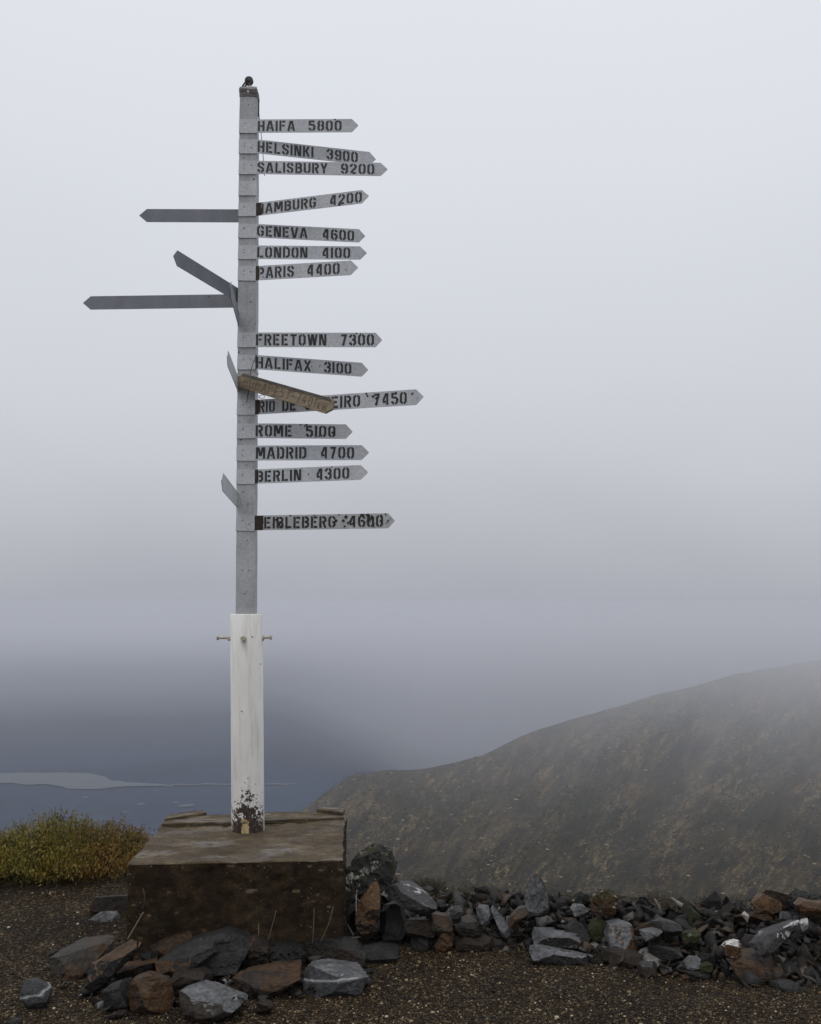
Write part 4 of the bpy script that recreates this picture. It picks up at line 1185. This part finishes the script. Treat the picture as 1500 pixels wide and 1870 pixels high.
# --- left of the block
hero('rusty brown brick shaped lump left of the block', [(163, 1664), (166, 1640, .02), (178, 1637, .06), (236, 1636, .06), (238, 1668), (200, 1673), (165, 1672)], 1674, .12, 'brown', 'orange', (-1, -.2, .2), amp=.01)
hero('flat pale blue grey stone in front of the brown lump', [(161, 1680), (185, 1665, .04), (212, 1664, .05), (217, 1674, .02), (214, 1684), (175, 1686)], 1687, .07, 'pale', amp=.02)
hero('small rounded pale pebble stone on the left gravel', [(147, 1700), (153, 1696, .01), (160, 1697, .01), (158, 1702), (150, 1703)], 1703, .03, 'orange')
hero('small dark stone at the lower left corner of the photo', [(12, 1868), (20, 1861, .02), (32, 1862, .02), (33, 1869), (20, 1873)], 1873, .05, 'slate')
# --- rubble bank, the ones that stand out
hero('big lichen covered boulder just behind the right corner of the block', [(632, 1600), (640, 1582, .05), (660, 1566, .1), (690, 1557, .14), (712, 1562, .12), (722, 1585, .05), (718, 1612), (690, 1628), (640, 1628)], 1690, .3, 'lichen', group=GR, amp=.05, lift=.12)
hero('tall orange brown rock beside the right side of the block', [(648, 1665), (655, 1638, .02), (672, 1612, .08), (688, 1608, .1), (695, 1622, .06), (695, 1660), (690, 1700), (662, 1708), (650, 1695)], 1728, .14, 'brown', 'orange', (-.1, -.6, .9), group=GR, lift=.03)
hero('grey slab with a white crumbling ridge, propped over the pile', [(696, 1626), (730, 1613, .12), (748, 1617, .14), (770, 1628, .1), (790, 1642, .06), (801, 1656), (780, 1664), (745, 1654), (705, 1642)], 1704, .16, 'slate', 'white', (.55, -.1, 1), group=GR, lift=.1)
hero('big grey boulder under the propped slab', [(690, 1690), (700, 1658, .04), (722, 1650, .08), (742, 1664, .05), (747, 1695), (735, 1716), (700, 1718)], 1722, .18, 'slate', group=GR, lift=.02)
hero('square dark blue grey rock at the front edge of the bank', [(750, 1715), (755, 1705, .05), (778, 1701, .06), (792, 1708, .03), (793, 1732), (775, 1737), (752, 1735)], 1738, .12, 'slate', group=GR)
hero('brown wedge leaning right of the square dark rock', [(793, 1728), (805, 1708), (826, 1688, .04), (832, 1692, .04), (826, 1725), (812, 1738), (796, 1736)], 1739, .1, 'orange', group=GR)
hero('flat brown slab between the propped slab and the square rock', [(738, 1690), (745, 1680, .05), (785, 1679, .06), (800, 1692, .04), (795, 1705), (755, 1702), (740, 1700)], 1722, .12, 'brown', group=GR, lift=.05)
hero('grey brown rock right of the propped slab', [(775, 1680), (785, 1668, .05), (815, 1672, .06), (830, 1688, .04), (825, 1700), (790, 1700)], 1716, .12, 'mixed', group=GR, lift=.06)
hero('white speckled lump in the middle of the pile', [(821, 1664), (828, 1654, .02), (840, 1654, .03), (846, 1665), (842, 1677), (828, 1678)], 1700, .07, 'white', group=GR, lift=.1)
hero('upright pale grey stone standing above the bank', [(958, 1650), (961, 1618, .01), (970, 1597, .03), (980, 1594, .04), (992, 1606, .04), (1001, 1632, .04), (1004, 1655, .02), (985, 1664), (965, 1664)], 1696, .07, 'pale', 'brown', (.9, -.3, .1), group=GR, lift=.12, ledge=0.003, amp=.008)
hero('brown rock under the white speckled lump', [(832, 1692), (846, 1676, .04), (862, 1672, .06), (880, 1690, .04), (884, 1700), (862, 1712), (838, 1706)], 1720, .12, 'rust', group=GR, lift=.04)
hero('low brown rock at the front of the bank below the white lump', [(828, 1722), (845, 1706, .05), (880, 1704, .06), (905, 1716, .04), (908, 1730), (870, 1737), (832, 1735)], 1739, .12, 'brown', group=GR)
hero('light grey cube shaped stone left of the bright sloping one', [(872, 1662), (880, 1652, .03), (894, 1655, .04), (897, 1670, .02), (890, 1682), (876, 1680)], 1704, .09, 'pale', group=GR, lift=.08)
hero('bright grey sloping stone pointing down the bank', [(896, 1660, .06), (903, 1656, .08), (912, 1670, .05), (925, 1690, .02), (938, 1706), (920, 1706), (908, 1690), (900, 1672, .03)], 1716, .12, 'pale', group=GR, lift=.03)
hero('brown slab between the pile and the upright stone', [(925, 1684), (948, 1660, .05), (966, 1654, .06), (976, 1662, .04), (960, 1674), (935, 1688)], 1708, .12, 'mixed', group=GR, lift=.07)
hero('long flat slab with a pale rim, upper of two at the front', [(969, 1712, .02), (975, 1704, .06), (1015, 1702, .1), (1055, 1707, .08), (1065, 1716, .02), (1060, 1726), (1015, 1728), (975, 1725)], 1740, .16, 'black', 'pale', (0, -.1, 1), group=GR, lift=.03)
hero('long flat slab with a white top at the front edge of the bank', [(966, 1735), (985, 1728, .06), (1030, 1734, .08), (1085, 1746, .05), (1080, 1754), (1040, 1762), (980, 1757), (966, 1748)], 1764, .14, 'slate', 'pale', (.1, -.1, 1), group=GR)
hero('tawny lichen lump on the skyline of the bank', [(1082, 1650), (1090, 1635, .03), (1106, 1627, .05), (1124, 1630, .05), (1131, 1643, .03), (1126, 1660), (1100, 1664), (1085, 1660)], 1692, .13, 'lichen', 'orange', (0, -1, -.2), group=GR, amp=.05, lift=.13)
hero('pale flat topped stone left of the tawny lump', [(1046, 1660), (1052, 1650, .03), (1066, 1652, .04), (1076, 1664, .02), (1066, 1668), (1050, 1666)], 1690, .08, 'pale', group=GR, lift=.11)
hero('dark green rounded stone left of the grey and orange block', [(1078, 1700), (1083, 1684, .03), (1096, 1676, .05), (1110, 1684, .03), (1113, 1705), (1100, 1715), (1082, 1714)], 1726, .1, 'moss', group=GR, lift=.04)
hero('grey tilted slab left of the dark green stone', [(1040, 1696, .03), (1050, 1684, .06), (1066, 1690, .06), (1080, 1714, .02), (1074, 1724), (1050, 1722), (1040, 1712)], 1732, .12, 'slate', group=GR, lift=.03)
hero('largest block of the bank, grey face and orange right side', [(1111, 1712), (1114, 1690, .05), (1140, 1687, .08), (1164, 1694, .06), (1176, 1728, .02), (1170, 1738), (1142, 1734, -.03), (1115, 1730)], 1744, .18, 'pale', 'orange', (.75, -.55, .1), group=GR, lift=.03)
hero('dark flat rock under the grey and orange block', [(1090, 1745), (1110, 1734, .05), (1160, 1736, .06), (1180, 1748, .03), (1170, 1764), (1110, 1768), (1092, 1762)], 1770, .14, 'brown', group=GR)
hero('white topped stone at the front edge below the orange block', [(1166, 1765), (1176, 1757, .03), (1198, 1756, .04), (1206, 1768, .01), (1204, 1782), (1180, 1784), (1168, 1778)], 1786, .09, 'mixed', 'white', (0, -.2, 1), group=GR)
hero('long thin dark slab right of the orange block', [(1190, 1734), (1205, 1728, .05), (1240, 1733, .06), (1258, 1737, .03), (1250, 1748), (1205, 1754), (1190, 1748)], 1764, .12, 'black', 'slate', (0, 0, 1), group=GR, lift=.02)
hero('white capped brown cube in the right part of the bank', [(1325, 1730), (1328, 1719, .03), (1354, 1718, .04), (1357, 1738, .01), (1345, 1743), (1327, 1740)], 1764, .08, 'orange', 'quartz', (0, -.1, 1), group=GR, lift=.06)
hero('large flat brown rock with a rusty face at the right', [(1338, 1765), (1352, 1746, .1), (1390, 1740, .14), (1420, 1752, .1), (1424, 1772, .03), (1400, 1783), (1350, 1780)], 1790, .18, 'rust', group=GR, lift=.02)
hero('purple grey diagonal slab with pale lichen at the right', [(1375, 1732), (1400, 1708, .06), (1440, 1688, .12), (1466, 1682, .14), (1470, 1694, .1), (1430, 1722, .03), (1395, 1742)], 1764, .14, 'white', group=GR, lift=.08)
hero('orange crested stone on the skyline at the right', [(1377, 1652), (1388, 1638, .03), (1396, 1633, .04), (1406, 1640, .03), (1434, 1650, .03), (1430, 1660), (1385, 1660)], 1700, .1, 'orange', group=GR, lift=.16)
hero('rusty slab at the right edge of the photo on the skyline', [(1458, 1655), (1470, 1645, .03), (1500, 1648, .04), (1520, 1652, .04), (1520, 1664), (1465, 1664)], 1702, .12, 'orange', group=GR, lift=.15)
hero('big black boulder on the skyline at the right edge', [(1452, 1652), (1464, 1640, .04), (1480, 1637, .06), (1505, 1642, .06), (1512, 1660), (1460, 1662)], 1692, .2, 'black', group=GR, lift=.15, amp=.04)
hero('grey wedge stone at the lower right edge of the bank', [(1412, 1802), (1430, 1790, .05), (1450, 1792, .05), (1472, 1810, .01), (1450, 1815), (1420, 1814)], 1816, .1, 'slate', group=GR)
hero('rusty faced stone left of the grey wedge', [(1388, 1785), (1400, 1776, .04), (1420, 1776, .05), (1424, 1790), (1405, 1800), (1390, 1796)], 1801, .09, 'rust', group=GR)
hero('green mossy stone in the middle of the right bank', [(1248, 1708), (1258, 1700, .03), (1280, 1702, .04), (1284, 1712), (1268, 1722), (1252, 1718)], 1738, .09, 'moss', group=GR, lift=.07)
hero('bright green mossed stone near the front of the right bank', [(1280, 1765), (1290, 1756, .03), (1302, 1760, .04), (1306, 1770), (1294, 1776), (1282, 1774)], 1782, .07, 'moss', group=GR, lift=.01)
hero('lilac grey stone left of the bright green one', [(1252, 1760), (1262, 1748, .04), (1280, 1750, .05), (1284, 1764), (1270, 1772), (1256, 1770)], 1780, .09, 'pale', group=GR, lift=.01)
hero('long low stone with a pinkish edge at the front right', [(1240, 1782), (1262, 1774, .04), (1284, 1772, .05), (1290, 1778), (1270, 1786), (1245, 1788)], 1790, .08, 'rust', group=GR)
hero('small white quartz stone near the skyline at the right', [(1464, 1686), (1470, 1677, .01), (1477, 1676, .02), (1478, 1688), (1468, 1692)], 1716, .05, 'quartz', group=GR, lift=.12)
hero('thin white quartz sliver on the right skyline', [(1355, 1666), (1360, 1664, .01), (1369, 1672, .01), (1368, 1676), (1360, 1672)], 1712, .03, 'quartz', group=GR, lift=.14)
hero('grey slab with a pale flat top left of the mossy stone', [(1172, 1704), (1184, 1699, .04), (1214, 1698, .05), (1206, 1708), (1180, 1712)], 1740, .1, 'pale', group=GR, lift=.07)
hero('grey angular slab behind the pale topped one', [(1195, 1692), (1208, 1680, .05), (1240, 1688, .06), (1252, 1696, .03), (1230, 1702), (1200, 1700)], 1726, .12, 'slate', group=GR, lift=.09)

# --- the rest of the bank: copies of a few shapes, each its own object
random.seed(31)
shapes = []
for k in range(16):
    bm = bmesh.new()
    flat = random.choice((0.35, 0.5, 0.65, 0.8))
    for _ in range(random.randint(9, 13)):
        v = Vector((random.uniform(-1, 1), random.uniform(-.8, .8), random.uniform(-flat, flat)))
        v *= random.uniform(0.75, 1.0)
        bm.verts.new(v * 0.5)
    finish_rock(bm, 0.014, 3, 0.006, seed=k * 2.3, chips=5, face=False)
    me = bpy.data.meshes.new('rock'); bm.to_mesh(me); bm.free()
    shapes.append(me)
KINDS = [('slate', 30, 'dark grey angular slate stone lying in the rubble bank'), ('black', 22, 'black broken stone wedged in the rubble bank'),
         ('brown', 18, 'dark brown angular stone lying in the rubble bank'), ('rust', 12, 'rust stained stone lying in the rubble bank'),
         ('mixed', 8, 'grey brown slate stone lying in the rubble bank'), ('moss', 7, 'mossy dark stone lying in the rubble bank'),
         ('lichen', 5, 'lichen spotted stone lying in the rubble bank'), ('pale', 5, 'pale grey stone lying in the rubble bank')]
kmesh = {}
def filler(x, y, z, s, kind, label, group, flat=True):
    i = random.randrange(len(shapes))
    if (i, kind) not in kmesh:
        me = shapes[i].copy(); me.materials.clear(); me.materials.append(MR[kind]); kmesh[(i, kind)] = me
    o = bpy.data.objects.new('rock', kmesh[(i, kind)])
    COL.objects.link(o)
    o.location = (x, y, z)
    o.scale = (s * random.uniform(.9, 1.3), s * random.uniform(.8, 1.1), s * random.uniform(.7, 1.1))
    o.rotation_euler = (random.gauss(0, .6), random.gauss(0, .6), random.uniform(0, 6.28))
    tag(o, label, 'rock', group)
    return o
tot = sum(k[1] for k in KINDS)
def pick():
    t = random.uniform(0, tot)
    for k, wgt, lab in KINDS:
        t -= wgt
        if t <= 0: return k, lab
    return KINDS[0][0], KINDS[0][2]
n_f = 0
placed = []
tries = 0
while n_f < 225 and tries < 9000:
    tries += 1
    u = random.uniform(650, 1540)
    vlo = np.interp(u, [640, 760, 900, 960, 1080, 1180, 1240, 1400, 1500, 1560], [1715, 1728, 1726, 1735, 1758, 1772, 1782, 1796, 1812, 1815])
    vhi = np.interp(u, [640, 740, 800, 880, 950, 1050, 1180, 1300, 1400, 1560], [1600, 1612, 1634, 1632, 1636, 1648, 1650, 1652, 1652, 1650])
    t = random.random() ** 0.8
    v = vlo + (vhi - vlo) * t
    # rises with t
    z = 0.0 + 0.16 * t
    p = at_z(u, v, z)
    s = random.choice((0.11, 0.13, 0.15, 0.18, 0.21, 0.26)) * (0.9 if t > .6 else 1.0)
    if any((p - q).length < 0.34 * (s + s2) * 0.75 for q, s2 in placed): continue
    placed.append((p, s))
    k, lab = pick()
    if t > 0.72 and random.random() < 0.55: k, lab = random.choice([KINDS[1], KINDS[5], KINDS[2]])[0::2]
    filler(p.x, p.y + s * 0.3, p.z - 0.01, s, k, lab, GR)
    n_f += 1
# countless small shards between them
def build_rubble():
    base = []
    for k in range(12):
        b_ = bmesh.new()
        fl_ = random.choice((0.25, 0.4, 0.6))
        for _ in range(random.randint(7, 10)): b_.verts.new((random.uniform(-1, 1), random.uniform(-.7, .7), random.uniform(-fl_, fl_)))
        finish_rock(b_, 0.02, -1, 0.0, seed=k + 50.0, chips=2, face=False)
        bmesh.ops.triangulate(b_, faces=b_.faces[:])
        b_.verts.index_update()
        base.append((np.array([v.co[:] for v in b_.verts]), np.array([[v.index for v in f.verts] for f in b_.faces])))
        b_.free()
    VV, FF, off = [], [], 0
    def put(p, s):
        nonlocal off
        V, Fc = random.choice(base)
        Mx = np.array((Matrix.Rotation(random.uniform(0, 6.28), 3, 'Z') @ Matrix.Rotation(random.gauss(0, .6), 3, 'X') @ Matrix.Rotation(random.gauss(0, .6), 3, 'Y')))
        VV.append((V * s * random.uniform(.8, 1.3)) @ Mx.T + np.array(p)); FF.append(Fc + off); off += len(V)
    for _ in range(1500):
        u = random.uniform(645, 1560)
        vlo = np.interp(u, [640, 760, 900, 960, 1080, 1180, 1240, 1400, 1500, 1560], [1720, 1736, 1736, 1745, 1768, 1783, 1793, 1808, 1822, 1825])
        vhi = np.interp(u, [640, 740, 800, 880, 950, 1050, 1180, 1300, 1400, 1560], [1600, 1620, 1638, 1638, 1640, 1650, 1653, 1655, 1655, 1652])
        t = random.random()
        p = at_z(u, vlo + (vhi - vlo) * t, 0.15 * t)
        put((p.x, p.y + random.uniform(0, .08), p.z + random.uniform(-.03, .012)), random.choice((.018, .024, .03, .04, .055, .07)))
    for _ in range(260):
        u = random.uniform(90, 680)
        v = random.uniform(1748, np.interp(u, [90, 200, 400, 560, 680], [1800, 1850, 1850, 1818, 1800]))
        p = at_z(u, v, 0.0)
        put((p.x, p.y, p.z + random.uniform(-.005, .02)), random.choice((.012, .016, .022, .03, .045)))
    A = np.concatenate(VV); Fc = np.concatenate(FF)
    me = bpy.data.meshes.new('rubble')
    me.vertices.add(len(A)); me.vertices.foreach_set('co', A.astype(np.float32).ravel())
    me.loops.add(Fc.size); me.loops.foreach_set('vertex_index', Fc.astype(np.int32).ravel())
    me.polygons.add(len(Fc)); me.polygons.foreach_set('loop_start', (np.arange(len(Fc)) * 3).astype(np.int32))
    me.update(calc_edges=True)
    b = NB('rubble_shards')
    rp = b.geo.outputs['Random Per Island']
    c = b.ramp(rp, [(0.0, (0.005, 0.0040, 0.0032)), (0.4, (0.015, 0.0122, 0.0098)), (0.65, (0.028, 0.0262, 0.0245)), (0.8, (0.050, 0.030, 0.0155)), (0.93, (0.075, 0.073, 0.072)), (1.0, (0.19, 0.18, 0.165))])
    n2 = b.noise(40, 5, 0.7)
    c = b.mix(0.9, c, b.ramp(n2, [(0.28, 0.3), (0.5, 0.8), (0.75, 1.6)]), 'MULTIPLY')
    b.base(c); b.rough(0.5); b.put('Specular IOR Level', 0.2); b.bump(n2, 0.8, 0.01)
    me.materials.append(b.m)
    o = bpy.data.objects.new('rubble', me); COL.objects.link(o)
    tag(o, 'small broken slate shards filling the gaps between the larger rocks', 'rubble', kind='stuff')
build_rubble()
# small loose stones on the gravel in front
for _ in range(46):
    u = random.uniform(0, 1500)
    v = random.uniform(1640, 1865) if u < 230 else (random.uniform(1745, 1865) if u > 680 else random.uniform(1800, 1868))
    if 30 < u < 690 and v > 1700 and random.random() < .75: continue
    p = at_z(u, v, 0.0)
    s = random.choice((0.018, 0.022, 0.028, 0.036))
    filler(p.x, p.y, float(ground_z(p.x, p.y)) + s * .15, s, random.choice(('slate', 'brown', 'orange', 'mixed', 'pale')), 'small loose stone lying on the dark gravel', 'small loose stones on the gravel')

# ------------------------------------------------------------------ gravel pebbles (uncountable)
def build_gravel():
    base = []
    for k in range(6):
        b_ = bmesh.new()
        bmesh.ops.create_icosphere(b_, subdivisions=1, radius=1.0)
        for v in b_.verts: v.co *= random.uniform(.75, 1.2)
        base.append((np.array([v.co[:] for v in b_.verts]), np.array([[v.index for v in f.verts] for f in b_.faces])))
        b_.free()
    VV, FF = [], []
    off = 0
    n = 24000
    us = rng.uniform(-40, 1540, n); ts = rng.random(n)
    for u, t in zip(us, ts):
        v = 1615 + 275 * t if u < 260 else 1725 + 165 * t
        p = at_z(u, v, 0.0)
        s = 0.0018 + 0.0045 * rng.random() ** 4 + (0.009 * rng.random() if rng.random() < 0.06 else 0)
        V, Fc = base[rng.integers(6)]
        a = rng.random() * 6.28
        ca, sa = math.cos(a), math.sin(a)
        Vs = V * np.array([s * (0.8 + .7 * rng.random()), s, s * 0.65])
        X = Vs[:, 0] * ca - Vs[:, 1] * sa + p.x; Yv = Vs[:, 0] * sa + Vs[:, 1] * ca + p.y
        VV.append(np.stack([X, Yv, Vs[:, 2], np.full(len(X), p.x), np.full(len(X), p.y)], -1)); FF.append(Fc + off); off += len(V)
    A = np.concatenate(VV); Fc = np.concatenate(FF)
    A[:, 2] += ground_z(A[:, 3], A[:, 4]) + 0.001
    me = bpy.data.meshes.new('gravel')
    me.vertices.add(len(A)); me.vertices.foreach_set('co', A[:, :3].astype(np.float32).ravel())
    me.loops.add(Fc.size); me.loops.foreach_set('vertex_index', Fc.astype(np.int32).ravel())
    me.polygons.add(len(Fc)); me.polygons.foreach_set('loop_start', (np.arange(len(Fc)) * 3).astype(np.int32))
    me.update(calc_edges=True)
    me.materials.append(M_PEBBLE)
    o = bpy.data.objects.new('gravel', me); COL.objects.link(o)
    tag(o, 'loose dark gravel with pale specks covering the hilltop', 'gravel', kind='stuff')
build_gravel()

# ------------------------------------------------------------------ shrubs
def mat_leaf(name, cols):
    b = NB(name)
    rp = b.geo.outputs['Random Per Island']
    n = b.noise(5.5, 4, 0.6)
    f = b.math('ADD', b.math('MULTIPLY', rp, 0.30), b.math('MULTIPLY', b.ramp(n, [(0.3, 0.0), (0.7, 1.0)]), 0.75))
    k = len(cols)
    c = b.ramp(f, [(0.12 + 0.78 * i / (k - 1), cc) for i, cc in enumerate(cols)])
    b.base(c); b.rough(0.6)
    b.put('Transmission Weight', 0.0)
    b.put('Subsurface Weight', 0.0)
    return b.m
M_LEAF_G = mat_leaf('yellow_green_leaves', [(0.030, 0.030, 0.004), (0.105, 0.092, 0.006), (0.19, 0.155, 0.010), (0.21, 0.10, 0.012)])
M_LEAF_O = mat_leaf('orange_brown_leaves', [(0.036, 0.026, 0.005), (0.110, 0.080, 0.008), (0.18, 0.105, 0.011), (0.21, 0.080, 0.012)])
M_LEAF_D = mat_leaf('dark_moss_leaves', [(0.012, 0.012, 0.006), (0.03, 0.028, 0.012), (0.055, 0.05, 0.018)])
M_TWIG = mat_plain('twigs', (0.05, 0.032, 0.02), 0.8, 0.3, 40)
def shrub(name, c, rx, ry, h, n_stem, n_leaf, mat, label, cat='shrub', leaf=0.019, group=None, spiky=1.0):
    root = empty(name, c, label, cat, group)
    c = Vector(c)
    sv, sf, lv, lf = [], [], [], []
    tops = []
    for k in range(n_stem):
        a = random.uniform(0, 6.283); q = math.sqrt(random.random())
        bx_, by2 = c.x + rx * .75 * q * math.cos(a), c.y + ry * .75 * q * math.sin(a)
        hh = h * (1 - 0.68 * q ** 2) * random.uniform(.66, 1.0) * (1.13 if random.random() < .10 else 1)
        top = Vector((c.x + rx * q * math.cos(a) + random.gauss(0, .025), c.y + ry * q * math.sin(a) + random.gauss(0, .025), c.z + hh))
        bot = Vector((bx_ * .7 + c.x * .3, by2 * .7 + c.y * .3, c.z - 0.03))
        mid = (top + bot) / 2 + Vector((random.gauss(0, .02), random.gauss(0, .02), .02))
        tops.append((bot, mid, top))
        for (p, q2, r0_, r1_) in ((bot, mid, .0035, .0025), (mid, top, .0025, .001)):
            i0 = len(sv)
            for pp, rr in ((p, r0_), (q2, r1_)):
                for m in range(3): sv.append((pp.x + rr * math.cos(m * 2.09), pp.y + rr * math.sin(m * 2.09), pp.z))
            for m in range(3): sf.append((i0 + m, i0 + (m + 1) % 3, i0 + 3 + (m + 1) % 3, i0 + 3 + m))
    for k in range(n_leaf):
        bot, mid, top = random.choice(tops)
        t = random.random() ** 0.55
        p = (bot * (1 - t) + mid * t) if t < .5 else (mid * (1 - (t - .5) * 2) + top * ((t - .5) * 2))
        sp = 0.034 * (1.15 - 0.6 * t)
        p = p + Vector((random.gauss(0, sp), random.gauss(0, sp), random.gauss(0, sp * .7)))
        if p.z < c.z - .02: continue
        ln = leaf * random.uniform(.6, 1.3); wd = ln * random.uniform(.24, .38)
        d = Vector((random.gauss(0, .6), random.gauss(0, .6), random.uniform(.4, 1.7) * spiky)).normalized()
        s_ = d.cross(Vector((random.gauss(0, 1), random.gauss(0, 1), random.gauss(0, 1)))).normalized() * wd * .5
        i0 = len(lv)
        lv += [tuple(p), tuple(p + d * ln * .5 + s_), tuple(p + d * ln), tuple(p + d * ln * .5 - s_)]
        lf.append((i0, i0 + 1, i0 + 2, i0 + 3))
    for nm2, V, Fc, m in (('stems', sv, sf, M_TWIG), ('foliage', lv, lf, mat)):
        o = poly_mesh(nm2, [(v[0] - c.x, v[1] - c.y, v[2] - c.z) for v in V], Fc, m)
        o.parent = root
    return root
random.seed(5)
def gz(x, y): return float(ground_z(x, y))
def pl(u, Y): return at_y(u, 1600, Y).x
for (u, Y, rx, ry, h, ns, nl2, mt, lab) in (
    (-50, 6.95, .50, .45, .30, 330, 17000, M_LEAF_G, 'yellow green dwarf shrub running off the left edge of the photo'),
    (95, 7.02, .46, .52, .40, 420, 24000, M_LEAF_G, 'tallest yellow green dwarf shrub at the left'),
    (180, 7.02, .35, .50, .33, 330, 19000, M_LEAF_O, 'orange tinged dwarf shrub between the green one and the block'),
    (244, 7.3, .15, .3, .22, 110, 5200, M_LEAF_O, 'small dark brown shrub half hidden by the corner of the block')):
    x = pl(u, Y)
    shrub('dwarf_shrub', (x, Y, gz(x, Y) - 0.01), rx, ry, h, ns, nl2, mt, lab, group='dwarf shrubs at the left edge of the hilltop')
for (u, v, Y, s, h, lab) in ((775, 1628, 6.2, .12, .11, 'tuft of dark brown plants behind the propped slab'), (800, 1634, 6.2, .07, .12, 'small black tuft right of the brown plants'),
                        (870, 1640, 6.15, .16, .08, 'low dark moss clump on the skyline left of the upright stone'), (1030, 1652, 6.1, .16, .06, 'low dark heather patch right of the upright stone'),
                        (1200, 1650, 6.0, .10, .07, 'dark plant clump on the skyline right of the tawny lump'), (1298, 1655, 5.95, .09, .08, 'dark plant clump left of the spiky black plant'),
                        (1351, 1660, 5.9, .035, .12, 'spiky black plant standing on the right skyline')):
    p = at_y(u, v, Y)
    shrub('small_plant', (p.x, p.y, p.z - 0.02), s, s, h, int(160 * s / .12), int(1500 * s / .12), M_LEAF_D, lab, 'plant', leaf=.012, group='small dark plants along the bank skyline')

# ------------------------------------------------------------------ dry stalks against the block, wire at its right side
YFB = nl.y - 0.03
for (a, b_, c, lab) in (((487, 1727), (497, 1692), (505, 1662), 'dry stalk leaning against the middle of the block front'),
                        ((571, 1724), (573, 1690), (574, 1658), 'upright dry stalk against the right part of the block front'),
                        ((586, 1720), (600, 1688), (609, 1656), 'slanting dry stalk nearest the right corner of the block'),
                        ((472, 1722), (473, 1705), (472, 1688), 'faint short stalk left of the leaning one')):
    wire_thing('dry_stalk', [at_y(*a, YFB - .04), at_y(*b_, YFB - .035), at_y(*c, YFB - .015)], 0.0016, M_STALK, lab, 'stalk', group='dry stalks against the block front')
wire_thing('stick', [at_y(233, 1716, YFB - .06), at_y(248, 1690, YFB - .05), at_y(262, 1666, YFB - .04)], 0.0042, M_STALK, 'pale straight stick propped at the left corner of the block', 'stick')
wire_thing('twig', [at_y(260, 1660, YFB - .02), at_y(264, 1648, YFB - .03), at_y(264, 1634, YFB - .03), at_y(261, 1622, YFB - .02)], 0.003, M_TWIG, 'curved brown twig sticking up at the left of the block front', 'twig')
wire_thing('short_stick', [at_y(250, 1735, YFB - .14), at_y(257, 1721, YFB - .12)], 0.004, M_STALK, 'short pale stick among the rocks at the left', 'stick')
YR = nr_.y + 0.12
wire_thing('wire', [at_y(634, 1711, YR - .05), at_y(650, 1712, YR - .1), at_y(665, 1709, YR - .12), at_y(678, 1702, YR - .13), at_y(684, 1692, YR - .13), at_y(680, 1678, YR - .12)], 0.003, M_WIRE,
           'pale grey wire curling up at the right side of the block', 'wire', group='wires at the right side of the block')
wire_thing('wire', [at_y(635, 1688, YR - .04), at_y(640, 1697, YR - .06), at_y(646, 1708, YR - .08)], 0.0026, M_WIRE, 'short grey wire low at the right side of the block', 'wire', group='wires at the right side of the block')
wire_thing('wire', [at_y(636, 1582, YR + .3), at_y(648, 1584, YR + .2), at_y(657, 1592, YR + .1), at_y(652, 1625, YR - .04), at_y(651, 1660, YR - .1), at_y(655, 1690, YR - .12), at_y(661, 1708, YR - .13)], 0.003, M_WIRE,
           'long looped grey wire hanging over the lichen boulder', 'wire', group='wires at the right side of the block')
wire_thing('wire', [at_y(637, 1612, YR + .1), at_y(643, 1630, YR), at_y(650, 1640, YR - .05), at_y(664, 1650, YR - .1)], 0.0024, M_WIRE, 'thin grey wire running from the block to the orange brown rock', 'wire', group='wires at the right side of the block')
wire_thing('wire', [at_y(638, 1600, YR + .15), at_y(641, 1625, YR + .05), at_y(641, 1650, YR), at_y(640, 1672, YR - .03)], 0.0024, M_DARKWIRE, 'dark wire hanging straight down beside the block', 'wire', group='wires at the right side of the block')

# ------------------------------------------------------------------ haze
def haze_box():
    bm = bmesh.new()
    add_box(bm, (0, 0, (Z_PT + 2.0 - 640) / 2), (30400, 30400, Z_PT + 2.0 + 640))
    m = bpy.data.materials.new('haze'); m.use_nodes = True
    t = m.node_tree; t.nodes.clear()
    out = t.nodes.new('ShaderNodeOutputMaterial')
    v = t.nodes.new('ShaderNodeVolumePrincipled')
    v.inputs['Color'].default_value = (0.79, 0.802, 0.850, 1)
    v.inputs['Density'].default_value = HAZE_DENSITY
    v.inputs['Anisotropy'].default_value = 0.0
    t.links.new(v.outputs[0], out.inputs['Volume'])
    o = link_bm('haze', bm, m)
    tag(o, kind='stuff')
haze_box()
